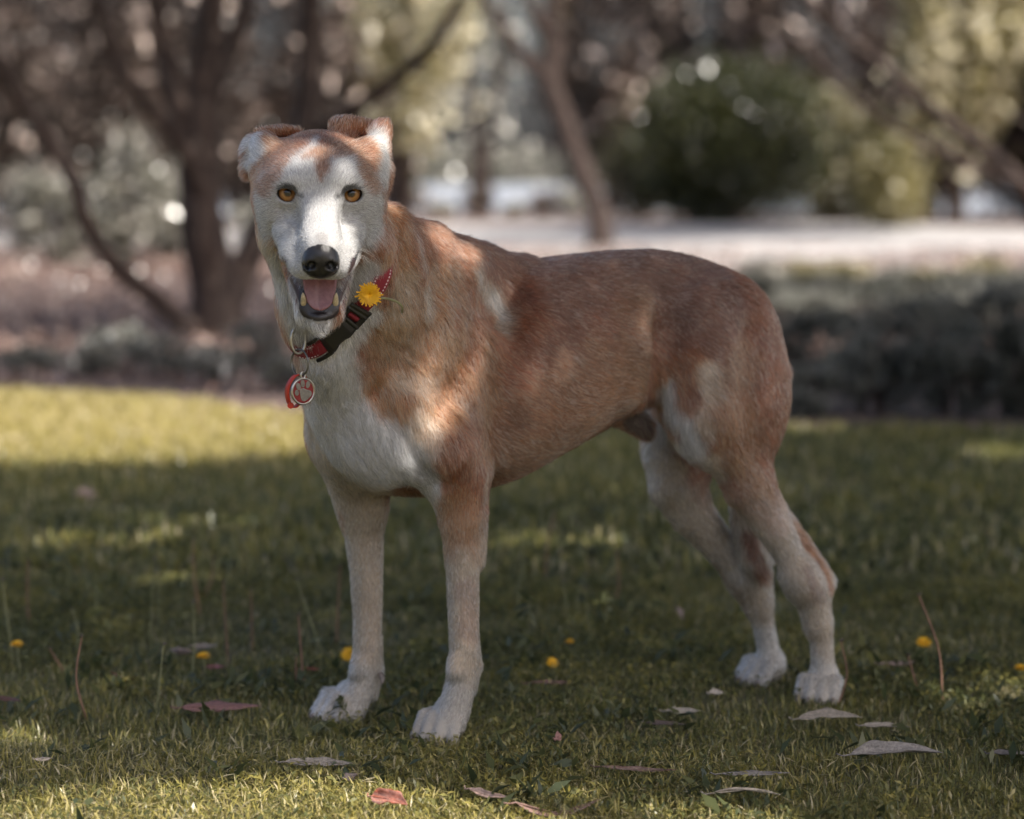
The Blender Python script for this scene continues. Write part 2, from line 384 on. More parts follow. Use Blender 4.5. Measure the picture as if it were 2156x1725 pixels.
for k, (u, vb, y, w, h) in enumerate([(110, 560, 21, 220, 200), (270, 560, 21.5, 190, 260), (345, 540, 23, 160, 180), (560, 560, 24, 150, 120)]):
    shrub('sage_shrub', ['pale grey-green shrub at the far left beyond the bending limb', 'pale sage shrub framed between the bending limb and the trunk', 'pale sage shrub close to the dark trunk', "pale sage shrub just left of the dog's cheek"][k], u, vb, y, w, h, 3200, 0.075, SAGE, 160 + k, group='pale sage shrubs behind the trunk')
for k, (u, w, h) in enumerate([(850, 120, 70), (930, 60, 30), (1010, 80, 60), (1085, 50, 28), (1150, 70, 50), (1205, 80, 60)]):
    shrub('reed_clump', ['pale reed clump at the waterside, leftmost', 'low reed clump at the waterside, second from the left', 'tall reed clump at the waterside, left of middle', 'low reed clump at the waterside, right of middle', 'tall reed clump at the waterside beside the forked trunk', 'low reed clump just behind the forked trunk'][k], u, 455, 46.5, w, h, 900, 0.16, SAGE if k % 2 else TAUPE, 170 + k, asp=0.16, cat='reeds', group='reeds along the waterside', tint_shift=0.15, stems=3)
# low planting in the beds
rs = np.random.default_rng(55)
RL = [(1700, 880, 9.0, 150, 110), (1840, 870, 9.6, 220, 170), (2010, 880, 9.2, 240, 200), (2150, 885, 9.0, 200, 210), (1740, 800, 11.0, 260, 150), (1930, 790, 11.5, 300, 170), (2110, 790, 11.4, 280, 190), (1690, 710, 14.0, 240, 100), (1880, 705, 14.3, 300, 110), (2080, 705, 14.2, 300, 130), (1640, 640, 17.0, 160, 60), (2270, 830, 10, 240, 260), (1750, 645, 14, 190, 66), (1880, 642, 14, 200, 64), (2010, 645, 14, 200, 70), (2140, 645, 14, 190, 74)]
RW = ['at the lawn edge nearest the rump', 'at the lawn edge, second from the rump', 'at the lawn edge, third from the rump', 'at the right end of the lawn edge', 'in the middle row beside the rump', 'in the middle row', 'in the middle row at the right edge', 'in the back row beside the rump', 'in the back row, middle', 'in the back row at the right edge', 'nearest the path behind the rump', 'just beyond the right edge', 'in the row along the path, second from the rump', 'in the row along the path, middle', 'in the row along the path, fourth from the rump', 'in the row along the path at the right edge']
for k, (u, vb, y, w, h) in enumerate(RL):
    y = EYE_Z * FPX / (vb - 370)
    shrub('low_shrub', f'low dark grey-green shrub {RW[k]}', u, vb, y, w, h, 3000, 0.034 if y < 13 else 0.045, SILVER, 200 + k, asp=0.3, group='low shrubs in the bed to the right', stems=5, tint_shift=0.0 + 0.35 * (rs.random() - 0.5), spread=0.15)
LL = [(60, 800, 9.6, 140, 60), (190, 805, 9.5, 170, 75), (330, 812, 9.5, 160, 85), (450, 820, 9.3, 150, 70), (545, 800, 9.8, 150, 110), (600, 850, 9.0, 120, 70), (260, 760, 10.6, 160, 60)]
LW = ['at the far left', 'second from the left', 'below the low limb', 'below the dark trunk', "left of the dog's tags", "touching the lawn beside the dog's chest", 'in the row behind']
for k, (u, vb, y, w, h) in enumerate(LL):
    shrub('ground_cover_plant', f'small silvery ground cover plant at the bed edge, {LW[k]}', u, vb, y, w, h, 900, 0.030, SAGE if k % 2 else SILVER, 230 + k, asp=0.4, cat='plant', group='ground cover along the left bed', stems=3, tint_shift=0.16)
for k in range(7):
    shrub('sunlit_tuft', 'low sunlit yellow-green tuft along the path, ' + ['nearest the rump', 'second from the rump', 'third from the rump', 'in the middle of the row', 'third from the right edge', 'second from the right edge', 'at the right edge'][k], 1600 + 95 * k + rs.uniform(-15, 15), 600, EYE_Z * FPX / (598 - 370 + rs.uniform(-6, 10)), 130, 44 + rs.uniform(-8, 14), 1100, 0.045, GOLD if k % 3 else SAGE, 250 + k, asp=0.3, cat='plant', group='sunlit tufts along the path', stems=3, tint_shift=0.05)
# leaf litter on the mulch
rg = np.random.default_rng(290); n = 26000
yy = np.sqrt(rg.uniform(8.5 ** 2, 26 ** 2, n)); xx = rg.uniform(-1, 1, n) * (0.25 * yy + 0.5)
ok = (yy > np.interp(xx, [b[0] for b in bed_front], [b[1] for b in bed_front]) + 0.1) & (vnoise(np.stack([xx, yy, 0 * xx], 1), 0.9, 91) + 0.5 * vnoise(np.stack([xx, yy, 0 * xx], 1), 3.0, 92) > -0.35)
LITTER = leaf_mat('leaf_litter', [(0.055, 0.034, 0.026), (0.16, 0.10, 0.080), (0.42, 0.31, 0.26)], 0.15, 0.25, 0.8)
o = foliage('leaf_litter', np.stack([xx, yy, rg.uniform(0.01, 0.04, n)], 1)[ok], 0.075, 0.32, LITTER, None, 291, up=0.9); tag(o, 'pinkish brown leaf litter over the garden bed', 'leaf litter', kind='stuff')
# far shore
rg = np.random.default_rng(300)
p, tn = clumps((-6, 225, 1.2), (60, 6, 2.2), 6000, rg, 120, 0.12)
o = foliage('far_shore_wood', p[p[:, 2] > 0], 0.9, 0.6, SAGE, None, 301, tint=tn[p[:, 2] > 0] + 0.1); tag(o, 'pale hazy wood on the far shore of the water', 'wood', kind='stuff')

# ------------------------------------------------------------------ the tree beside the camera whose crown shades the lawn
SD = np.array(SUN_DIR)
def lit_spot(gx, gy):
    """Places on the ground plane (along the sun's rays) that the crown leaves open; negative inside."""
    d = 9.0 * np.ones_like(gx)
    def ellp(cx, cy, rx, ry, rot=0.0):
        c_, s_ = math.cos(rot), math.sin(rot); x = (gx - cx) * c_ + (gy - cy) * s_; y = -(gx - cx) * s_ + (gy - cy) * c_
        return (np.sqrt((x / rx) ** 2 + (y / ry) ** 2) - 1) * min(rx, ry)
    for q in SUNNY: d = np.minimum(d, ellp(*q))
    return d
def foot(p):
    p = np.asarray(p, float); return p - SD * (p[2] / SD[2])
SUNNY = []
fa = foot(P(712, 505, 3.03)); SUNNY.append((fa[0], fa[1], 0.055, 0.046, 0.3))       # muzzle and far cheek
fa = foot(P(650, 300, 3.10)); SUNNY.append((fa[0], fa[1], 0.045, 0.028, 0.0))      # top of the skull
fa = foot(P(810, 330, 3.16)); SUNNY.append((fa[0], fa[1], 0.045, 0.04, 0.0))         # near ear
fa = foot(P(940, 560, 3.33)); SUNNY.append((fa[0], fa[1], 0.04, 0.028, 0.6))         # neck
fa = foot(P(975, 800, 3.28)); SUNNY.append((fa[0], fa[1], 0.03, 0.05, 0.0))          # shoulder
g_ = G(560, 1730); SUNNY.append((g_[0], g_[1] - 0.02, 0.42, 0.17, 0.0))
g_ = G(120, 1760); SUNNY.append((g_[0], g_[1], 0.30, 0.10, 0.0))
g_ = G(1200, 1745); SUNNY.append((g_[0], g_[1], 0.24, 0.07, 0.0))
g_ = G(250, 900); SUNNY.append((g_[0] - 0.3, g_[1], 1.45, 1.15, 0.0))                # bright strip of lawn on the left
g_ = G(2080, 1470); SUNNY.append((g_[0], g_[1], 0.10, 0.10, 0.0))
g_ = G(100, 1560); SUNNY.append((g_[0], g_[1], 0.10, 0.035, 0.0))
g_ = G(180, 1150); SUNNY.append((g_[0], g_[1], 0.12, 0.035, 0.1))
g_ = G(420, 1110); SUNNY.append((g_[0], g_[1], 0.10, 0.03, 0.0))
g_ = G(330, 1230); SUNNY.append((g_[0], g_[1], 0.07, 0.03, 0.0))
g_ = G(1150, 1150); SUNNY.append((g_[0], g_[1], 0.13, 0.05, 0.0))
g_ = G(1700, 905); SUNNY.append((g_[0], g_[1], 0.12, 0.15, 0.0))
g_ = G(2130, 960); SUNNY.append((g_[0], g_[1], 0.15, 0.12, 0.0))
def shade_crown(o, gx0, gx1, gy0, gy1, z0, z1, n, size, seed, keep=9.0, soft=0.02):
    rg = np.random.default_rng(seed); off = np.array(o.location)
    gx = rg.uniform(gx0, gx1, n); gy = rg.uniform(gy0, gy1, n); z = rg.uniform(z0, z1, n)
    d = lit_spot(gx, gy); nz_ = vnoise(np.stack([gx, gy, 0 * gx], 1), 3.3, 61) + 0.6 * vnoise(np.stack([gx, gy, 0 * gx], 1), 9.0, 62)
    ok = (d + 0.03 * vnoise(np.stack([gx, gy, 0 * gx], 1), 14.0, 63) > soft) & (nz_ < keep)
    p = np.stack([gx, gy, 0 * gx], 1) + SD * (z / SD[2])[:, None]
    p = p[ok]
    foliage('crown', p, size, 0.38, CANOPY, o, seed + 1, up=0.6, off=off)
st = empty('shade_tree', (4.3, -0.6, 0)); tag(st, 'broad leafy tree beside the camera, its crown shading the dog and the near lawn', 'tree')
so = np.array(st.location)
limb('trunk', [so + (0, 0, -0.05), so + (-0.05, 0.1, 0.9), so + (-0.2, 0.35, 1.9), so + (-0.6, 0.9, 2.9), so + (-1.1, 1.6, 3.4)], [0.19, 0.16, 0.14, 0.10, 0.05], st, so)
for k, e in enumerate([(0.9, 2.2, 3.2), (1.6, 3.4, 3.3), (2.6, 4.6, 3.4), (0.2, 1.3, 2.9), (3.4, 3.2, 3.4)]):
    e = np.array(e); a = so + (-0.35, 0.6, 2.4)
    limb('limb', [a, (a + e) / 2 + (0, 0, 0.25), e], [0.085, 0.055, 0.02], st, so, n=12, sides=8, seed=80 + k)
shade_crown(st, -2.4, 2.6, 2.2, 7.4, 2.7, 3.6, 100000, 0.098, 401)
shade_crown(st, -2.6, 4.2, 6.9, 10.5, 2.9, 3.7, 52000, 0.125, 403)
# ------------------------------------------------------------------ the dog: body shaped as one continuous surface
class Field:
    def __init__(s, ax, ay, az):
        s.ax = [np.asarray(a, np.float32) for a in (ax, ay, az)]
        s.D = np.full([len(a) for a in s.ax], 1.0, np.float32)
    def _win(s, lo, hi):
        sl = []
        for a, l, h in zip(s.ax, lo, hi):
            i0 = max(int(np.searchsorted(a, l)) - 1, 0); i1 = min(int(np.searchsorted(a, h)) + 1, len(a))
            sl.append(slice(i0, max(i1, i0 + 1)))
        sl = tuple(sl)
        X = s.ax[0][sl[0]][:, None, None]; Y = s.ax[1][sl[1]][None, :, None]; Z = s.ax[2][sl[2]][None, None, :]
        return sl, X, Y, Z
    def mix(s, sl, d, k, sub=False):
        D = s.D[sl]
        if sub:
            d = -d
            h = np.clip(0.5 + 0.5 * (d - D) / k, 0, 1) if k > 0 else (d > D).astype(np.float32)
            s.D[sl] = D + (d - D) * h + k * h * (1 - h)
        else:
            h = np.clip(0.5 + 0.5 * (D - d) / k, 0, 1)
            s.D[sl] = D + (d - D) * h - k * h * (1 - h)
    def cone(s, pts, k=0.02, sub=False):
        """Chain of round cones through [(point, radius), ...]; one smooth union."""
        pts = [(np.asarray(p, float), r) for p, r in pts]
        m = max(r for _, r in pts) + k + 0.012
        lo = np.min([p for p, _ in pts], 0) - m; hi = np.max([p for p, _ in pts], 0) + m
        sl, X, Y, Z = s._win(lo, hi)
        best = None
        for (a, ra), (b, rb) in zip(pts[:-1], pts[1:]):
            ba = b - a; l2 = float(ba @ ba)
            h = ((X - a[0]) * ba[0] + (Y - a[1]) * ba[1] + (Z - a[2]) * ba[2]) / l2
            h = np.clip(h, 0, 1)
            d = np.sqrt((X - a[0] - h * ba[0]) ** 2 + (Y - a[1] - h * ba[1]) ** 2 + (Z - a[2] - h * ba[2]) ** 2) - (ra + (rb - ra) * h)
            best = d if best is None else np.minimum(best, d)
        s.mix(sl, best.astype(np.float32), k, sub)
    def ell(s, c, rad, k=0.02, M=None, sub=False):
        """Ellipsoid; M's rows are its axes."""
        c = np.asarray(c, float); rad = np.asarray(rad, float)
        M = np.eye(3) if M is None else np.asarray(M, float)
        m = np.sqrt(((M * rad[:, None]) ** 2).sum(0)) + k + 0.012
        sl, X, Y, Z = s._win(c - m, c + m)
        q = [((X - c[0]) * a[0] + (Y - c[1]) * a[1] + (Z - c[2]) * a[2]) / r for a, r in zip(M, rad)]
        k0 = np.sqrt(q[0] ** 2 + q[1] ** 2 + q[2] ** 2)
        k1 = np.sqrt((q[0] / rad[0]) ** 2 + (q[1] / rad[1]) ** 2 + (q[2] / rad[2]) ** 2) + 1e-6
        s.mix(sl, (k0 * (k0 - 1) / k1).astype(np.float32), k, sub)
    def surface(s):
        D = s.D; nx, ny, nz = D.shape
        neg = D < 0
        cnt = np.zeros((nx - 1, ny - 1, nz - 1), np.int8)
        for i in (0, 1):
            for j in (0, 1):
                for k in (0, 1):
                    cnt += neg[i:nx - 1 + i, j:ny - 1 + j, k:nz - 1 + k]
        act = np.argwhere((cnt > 0) & (cnt < 8))
        idx = np.full(cnt.shape, -1, np.int64); idx[tuple(act.T)] = np.arange(len(act))
        acc = np.zeros((len(act), 3)); w = np.zeros(len(act))
        cor = [(0, 0, 0), (1, 0, 0), (0, 1, 0), (1, 1, 0), (0, 0, 1), (1, 0, 1), (0, 1, 1), (1, 1, 1)]
        for a in range(8):
            for b in range(a + 1, 8):
                df = [cor[b][q] - cor[a][q] for q in range(3)]
                if sum(abs(x) for x in df) != 1: continue
                ia = act + np.array(cor[a]); ib = act + np.array(cor[b])
                da = D[tuple(ia.T)].astype(float); db = D[tuple(ib.T)].astype(float)
                ok = (da < 0) != (db < 0)
                t = np.where(ok, da / np.where(da == db, 1, da - db), 0)
                pa = np.stack([s.ax[q][ia[:, q]] for q in range(3)], 1); pb = np.stack([s.ax[q][ib[:, q]] for q in range(3)], 1)
                acc += np.where(ok[:, None], pa + (pb - pa) * t[:, None], 0); w += ok
        V = acc / w[:, None]
        F = []
        for axis in range(3):
            sl0 = [slice(None)] * 3; sl1 = [slice(None)] * 3
            sl0[axis] = slice(0, -1); sl1[axis] = slice(1, None)
            ch = neg[tuple(sl0)] != neg[tuple(sl1)]
            e = np.argwhere(ch)
            o1, o2 = [q for q in range(3) if q != axis]
            e = e[(e[:, o1] > 0) & (e[:, o2] > 0) & (e[:, o1] < D.shape[o1] - 1) & (e[:, o2] < D.shape[o2] - 1)]
            c00 = e.copy(); c10 = e.copy(); c11 = e.copy(); c01 = e.copy()
            c00[:, o1] -= 1; c00[:, o2] -= 1; c10[:, o2] -= 1; c01[:, o1] -= 1
            q = np.stack([idx[tuple(c.T)] for c in (c00, c10, c11, c01)], 1)
            flip = neg[tuple(e.T)] ^ (axis == 1)
            q[~flip] = q[~flip][:, ::-1]
            F.append(q)
        return V, np.concatenate(F)

# body frame: b runs from between the front feet towards the tail, s towards the camera side, z up
YAW = R(24)
BO = np.array([-0.173, 3.385, 0.0]); BB = np.array([math.cos(YAW), math.sin(YAW), 0]); BS = np.array([math.sin(YAW), -math.cos(YAW), 0]); BZ = np.array([0, 0, 1.0])
def bp(b, s, z): return BO + b * BB + s * BS + z * BZ
BM = np.stack([BB, BS, BZ])
# head frame in centimetres: r to the viewer's right, f along the muzzle, u up
HP, HR = R(27), R(1.0)
HE = P(673, 407, 3.08)
_f = np.array([0.085, -math.cos(HP), -math.sin(HP)]); _f /= np.linalg.norm(_f)
_r = np.array([math.cos(HR), 0.085, -math.sin(HR)]); _r -= _f * (_r @ _f); _r /= np.linalg.norm(_r)
HM = np.stack([_r, _f, np.cross(_r, _f)])
if HM[2][2] < 0: HM[2] *= -1
def hp(r, f, u): return HE + 0.01 * (r * HM[0] + f * HM[1] + u * HM[2])
def rotm(base, axis, deg):
    q = Matrix.Rotation(R(deg), 3, Vector(axis)); return np.array([np.array(q @ Vector(v)) for v in base])

def axis_steps(lo, hi, fine_lo, fine_hi, coarse, fine):
    out = [lo]
    while out[-1] < hi:
        out.append(out[-1] + (fine if fine_lo <= out[-1] <= fine_hi else coarse))
    return np.array(out)
DOG_FINE = 0.0020
ax = axis_steps(-0.37, 0.53, -0.355, -0.145, 0.0042, DOG_FINE)
ay = axis_steps(2.93, 3.80, 2.93, 3.17, 0.0042, DOG_FINE)
az = axis_steps(-0.01, 0.90, 0.60, 0.90, 0.0040, DOG_FINE)
fld = Field(ax, ay, az)

# ---- trunk: lofted rib cage, loin and croup
SEC = np.array([  # b, top, bottom, half width
    [-0.117, 0.50, 0.44, 0.010], [-0.100, 0.555, 0.400, 0.045], [-0.072, 0.595, 0.370, 0.066], [-0.04, 0.635, 0.348, 0.082], [0.03, 0.660, 0.336, 0.096],
    [0.10, 0.667, 0.338, 0.106], [0.18, 0.660, 0.352, 0.113], [0.27, 0.669, 0.394, 0.109], [0.36, 0.676, 0.440, 0.094],
    [0.43, 0.675, 0.466, 0.082], [0.50, 0.660, 0.476, 0.079], [0.55, 0.630, 0.462, 0.076], [0.595, 0.575, 0.465, 0.055], [0.625, 0.53, 0.49, 0.010]])
def loft():
    lo = np.array([-0.37, 3.2, 0.29]); hi = np.array([0.53, 3.8, 0.72])
    sl, X, Y, Z = fld._win(lo, hi)
    b = (X - BO[0]) * BB[0] + (Y - BO[1]) * BB[1]; sd = (X - BO[0]) * BS[0] + (Y - BO[1]) * BS[1]
    bb = np.clip(b, SEC[0, 0], SEC[-1, 0])
    fine = np.linspace(SEC[0, 0], SEC[-1, 0], 400)
    kk = np.interp(fine, SEC[:, 0], np.arange(len(SEC)))
    cur = spline(SEC, 2000); cb = cur[:, 0]
    order = np.argsort(cb)
    top = np.interp(bb, cb[order], cur[order, 1]); bot = np.interp(bb, cb[order], cur[order, 2]); hw = np.interp(bb, cb[order], cur[order, 3])
    zc = (top + bot) / 2; hz = np.maximum((top - bot) / 2, 0.004); hw = np.maximum(hw, 0.004)
    # rib cage narrower towards the keel and the spine
    t = (Z - zc) / hz
    hw2 = hw * (1 - 0.13 * np.clip(t, -1, 1) - 0.0 * t)
    q = np.sqrt((np.abs(sd) / hw2) ** 2.1 + np.abs(t) ** 2.1)
    d = (q - 1) * np.minimum(hw2, hz) * 0.85
    d = np.maximum(d, np.maximum(SEC[0, 0] - b, b - SEC[-1, 0]))
    fld.mix(sl, d.astype(np.float32), 0.012)
loft()
# spine ridge and withers
fld.cone([(bp(0.02, 0, 0.655), 0.020), (bp(0.10, 0, 0.658), 0.018), (bp(0.20, 0, 0.650), 0.014)], 0.03)
# ---- neck
fld.cone([(P(682, 520, 3.17), 0.056), (P(712, 585, 3.20), 0.066), (P(762, 640, 3.27), 0.078), (P(850, 700, 3.37), 0.098), (bp(0.04, 0, 0.53), 0.10)], 0.03)
fld.cone([(P(752, 500, 3.20), 0.048), (P(815, 528, 3.27), 0.050), (P(890, 560, 3.35), 0.050), (P(985, 590, 3.43), 0.042)], 0.04)
fld.cone([(P(676, 640, 3.195), 0.044), (P(700, 730, 3.225), 0.050), (P(738, 820, 3.28), 0.058), (P(785, 880, 3.33), 0.068)], 0.04)
# neck strap muscles and folds on the near side
fld.cone([(P(818, 470, 3.19), 0.016), (P(838, 560, 3.225), 0.020), (P(830, 640, 3.235), 0.016)], 0.04)
fld.cone([(P(908, 520, 3.335), 0.010), (P(920, 560, 3.325), 0.014), (P(905, 650, 3.305), 0.014)], 0.045)
# ---- shoulder and fore limb, near side
fld.cone([(bp(0.085, 0.055, 0.655), 0.026), (bp(0.03, 0.082, 0.57), 0.046), (bp(-0.035, 0.088, 0.475), 0.056)], 0.035)
fld.cone([(bp(-0.045, 0.085, 0.475), 0.050), (bp(0.015, 0.098, 0.43), 0.052), (bp(0.060, 0.098, 0.375), 0.042)], 0.03)
fld.cone([(bp(0.10, 0.075, 0.56), 0.035), (bp(0.085, 0.09, 0.46), 0.038), (bp(0.085, 0.098, 0.385), 0.026)], 0.03)   # triceps
fld.cone([(P(968, 985, 3.315), 0.0372), (P(969, 1060, 3.312), 0.0280), (P(971, 1130, 3.310), 0.0247), (P(974, 1210, 3.308), 0.0219), (P(976, 1300, 3.306), 0.0203),
          (P(978, 1380, 3.304), 0.0197), (P(972, 1430, 3.302), 0.0203), (P(958, 1490, 3.296), 0.0214), (P(946, 1528, 3.288), 0.0223)], 0.016)
fld.cone([(P(1012, 990, 3.345), 0.016), (P(1006, 1060, 3.335), 0.014), (P(1002, 1180, 3.328), 0.013)], 0.014)       # elbow point, ulna side
fld.cone([(P(998, 1330, 3.325), 0.005), (P(1000, 1400, 3.328), 0.0100), (P(990, 1450, 3.320), 0.009)], 0.012)      # wrist pad side
# ---- fore limb, far side
fld.cone([(bp(0.06, -0.055, 0.645), 0.026), (bp(0.0, -0.075, 0.57), 0.042), (bp(-0.028, -0.078, 0.475), 0.048)], 0.035)
fld.cone([(bp(-0.032, -0.078, 0.47), 0.044), (bp(-0.04, -0.088, 0.42), 0.048), (bp(-0.005, -0.088, 0.375), 0.042)], 0.03)
fld.cone([(P(757, 985, 3.43), 0.0428), (P(764, 1060, 3.432), 0.0358), (P(766, 1120, 3.434), 0.0272), (P(771, 1200, 3.436), 0.0227), (P(774, 1300, 3.438), 0.0199),
          (P(772, 1370, 3.438), 0.0189), (P(763, 1430, 3.434), 0.0194), (P(746, 1480, 3.428), 0.0206), (P(734, 1505, 3.422), 0.0214)], 0.016)
fld.cone([(P(794, 1340, 3.450), 0.005), (P(793, 1412, 3.452), 0.0100), (P(782, 1460, 3.448), 0.010)], 0.012)
fld.cone([(P(962, 1392, 3.292), 0.010), (P(960, 1412, 3.288), 0.011)], 0.012); fld.cone([(P(758, 1396, 3.424), 0.009), (P(754, 1412, 3.420), 0.010)], 0.012)     # wrists
fld.cone([(P(992, 1110, 3.283), 0.003), (P(994, 1350, 3.283), 0.003)], 0.014, sub=True); fld.cone([(P(790, 1110, 3.408), 0.003), (P(790, 1350, 3.414), 0.003)], 0.014, sub=True)   # between the forearm bones
fld.cone([(P(935, 950, 3.285), 0.046), (P(960, 1025, 3.306), 0.030), (P(968, 1080, 3.31), 0.022)], 0.026)     # near arm running into the chest
fld.cone([(P(724, 925, 3.370), 0.046), (P(748, 1010, 3.415), 0.034), (P(760, 1075, 3.432), 0.024)], 0.026)     # far arm running into the chest
# ---- paws: arched toes side by side
def paw(toes, heel, k=0.0022):
    fld.cone(heel, 0.014)
    for ch in toes:
        fld.cone(ch, k)
gz = 0.012
def toe(base, tip, r0=0.0098, r1=0.0090, arch=0.013):
    base = np.array(base); tip = np.array(tip); mid = base * 0.45 + tip * 0.55 + np.array([0, 0, arch])
    return [(base, r0), (mid, r0 * 1.08), (tip, r1)]
def paw_at(cx, cy, ang, w=0.0225, L=0.046, heel_h=0.035):
    d = np.array([math.cos(ang), math.sin(ang), 0]); n = np.array([-d[1], d[0], 0]); c = np.array([cx, cy, 0.0])
    ts = []
    for q, (o, l) in enumerate(((-1.25, 0.80), (-0.43, 1.0), (0.43, 1.0), (1.25, 0.80))):
        base = c + n * o * w * 0.70 + np.array([0, 0, heel_h]) - d * 0.004
        tip = c + n * o * w * 1.04 + d * L * l + np.array([0, 0, gz])
        ts.append(toe(base, tip))
    heel = [(c - d * 0.004 + np.array([0, 0, heel_h]), 0.0215), (c + d * 0.018 + np.array([0, 0, 0.020]), 0.017)]
    paw(ts, heel)
PA = G(940, 1566, 0.0)
paw_at(PA[0], PA[1] + 0.005, R(-118), heel_h=0.040)
PB = G(732, 1518, 0.0)
paw_at(PB[0], PB[1] + 0.005, R(-142), w=0.0205, heel_h=0.036)
# ---- hind limb, near side
fld.ell(bp(0.514, 0.060, 0.52), (0.078, 0.050, 0.115), 0.045, BM)
fld.ell(bp(0.510, 0.070, 0.445), (0.090, 0.046, 0.095), 0.04, rotm(BM, BS, -20))
fld.cone([(P(1560, 870, 3.55), 0.0513), (P(1558, 960, 3.545), 0.0427), (P(1577, 1020, 3.545), 0.0385), (P(1609, 1082, 3.55), 0.0274), (P(1642, 1132, 3.555), 0.0234),
          (P(1668, 1180, 3.56), 0.0209), (P(1690, 1225, 3.56), 0.0194)], 0.022)
fld.cone([(P(1618, 1040, 3.56), 0.012), (P(1650, 1085, 3.572), 0.010), (P(1685, 1135, 3.58), 0.0105), (P(1722, 1190, 3.585), 0.0105), (P(1738, 1222, 3.585), 0.0125)], 0.010)   # heel tendon and hock point
fld.cone([(P(1690, 1222, 3.562), 0.0198), (P(1718, 1250, 3.57), 0.0190), (P(1722, 1290, 3.572), 0.0170), (P(1730, 1350, 3.572), 0.0163), (P(1734, 1420, 3.57), 0.0170), (P(1738, 1450, 3.566), 0.0187)], 0.030)
fld.cone([(P(1678, 1208, 3.556), 0.0185), (P(1706, 1262, 3.565), 0.0175), (P(1718, 1310, 3.57), 0.0165)], 0.024)
fld.cone([(P(1562, 1205, 3.682), 0.0185), (P(1590, 1262, 3.69), 0.0170)], 0.024)
PC = G(1741, 1484, 0.0)
paw_at(PC[0] - 0.004, PC[1] + 0.02, R(-112), w=0.0205, L=0.042, heel_h=0.034)
# ---- hind limb, far side
fld.ell(bp(0.525, -0.055, 0.50), (0.078, 0.050, 0.115), 0.045, BM)
fld.cone([(P(1450, 850, 3.70), 0.0641), (P(1432, 960, 3.68), 0.0530), (P(1428, 1020, 3.67), 0.0445), (P(1455, 1080, 3.67), 0.0333), (P(1497, 1130, 3.675), 0.0269), (P(1537, 1180, 3.68), 0.0218), (P(1570, 1220, 3.685), 0.0194)], 0.022)
fld.cone([(P(1545, 1130, 3.70), 0.010), (P(1585, 1190, 3.705), 0.010), (P(1600, 1226, 3.705), 0.012)], 0.010)
fld.cone([(P(1572, 1222, 3.685), 0.0194), (P(1594, 1256, 3.69), 0.0179), (P(1604, 1300, 3.692), 0.0163), (P(1616, 1360, 3.692), 0.0158), (P(1622, 1410, 3.688), 0.0179)], 0.030)
PD = G(1622, 1444, 0.0)
paw_at(PD[0] - 0.002, PD[1] + 0.012, R(-145), w=0.0205, L=0.044, heel_h=0.034)
# ---- groin fold, sheath, tail
fld.cone([(P(1400, 700, 3.52), 0.020), (P(1430, 790, 3.50), 0.016), (P(1460, 880, 3.52), 0.022)], 0.035)
fld.cone([(P(1290, 872, 3.53), 0.012), (P(1335, 886, 3.545), 0.014), (P(1352, 900, 3.55), 0.0125)], 0.014)
fld.cone([(bp(0.575, 0, 0.56), 0.030), (bp(0.625, -0.01, 0.49), 0.026), (P(1570, 1010, 3.675), 0.025), (P(1574, 1100, 3.66), 0.023), (P(1590, 1165, 3.65), 0.020), (P(1604, 1208, 3.645), 0.010)], 0.016)
# hollow behind the shoulder blade, behind the elbow, and the flank hollow
fld.ell(P(1068, 610, 3.365), (0.020, 0.030, 0.055), 0.045, rotm(np.eye(3), (0, 1, 0), 20), sub=True)
fld.ell(P(1048, 880, 3.320), (0.014, 0.020, 0.065), 0.045, sub=True)
fld.ell(P(1398, 765, 3.452), (0.026, 0.020, 0.065), 0.050, rotm(np.eye(3), (0, 1, 0), -12), sub=True)
fld.cone([(P(1338, 640, 3.458), 0.012), (P(1346, 740, 3.448), 0.013), (P(1318, 825, 3.460), 0.012)], 0.035)           # edge of the last ribs
fld.cone([(P(1470, 660, 3.502), 0.018), (P(1482, 740, 3.500), 0.020), (P(1505, 850, 3.500), 0.022)], 0.055)            # front of the thigh
fld.cone([(P(1585, 700, 3.49), 0.008), (P(1575, 850, 3.47), 0.008), (P(1600, 960, 3.49), 0.006)], 0.035, sub=True)    # groove between the thigh muscles
fld.cone([(P(790, 830, 3.230), 0.006), (P(850, 930, 3.240), 0.007), (P(915, 1010, 3.265), 0.006)], 0.034, sub=True)    # between breast and upper arm
# breastbone and chest muscles
fld.ell(P(742, 862, 3.290), (0.045, 0.040, 0.060), 0.04)
fld.ell(P(800, 930, 3.285), (0.050, 0.040, 0.050), 0.04)

# ---- head
def he(c, rad, k=0.012, M=None, sub=False):
    fld.ell(hp(*c), np.array(rad) * 0.01, k, HM if M is None else M, sub)
he((0, -6.0, 0.3), (6.3, 7.2, 4.2), 0.02)                 # cranium
he((0, -3.0, 1.7), (5.4, 4.6, 2.6), 0.02)                 # forehead
for sgn in (-1, 1):
    he((sgn * 3.3, -0.9, 1.7), (2.5, 2.5, 1.7), 0.02)     # brow
    he((sgn * 5.5, -3.6, -1.6), (2.8, 4.6, 3.8), 0.025)   # cheek bone
    he((sgn * 5.0, -3.6, -5.2), (2.6, 4.0, 4.4), 0.025)   # jaw muscle
    he((sgn * 2.7, 2.6, -4.3), (2.0, 4.2, 1.9), 0.024)     # side of the muzzle
    he((sgn * 2.15, 7.7, -5.8), (1.95, 2.9, 1.70), 0.012)  # upper lip pad
    he((sgn * 3.35, 4.8, -5.6), (1.60, 3.3, 1.50), 0.014)   # upper lip, back
    he((sgn * 4.5, 2.4, -5.2), (0.85, 1.3, 0.9), 0.012)   # smiling corner
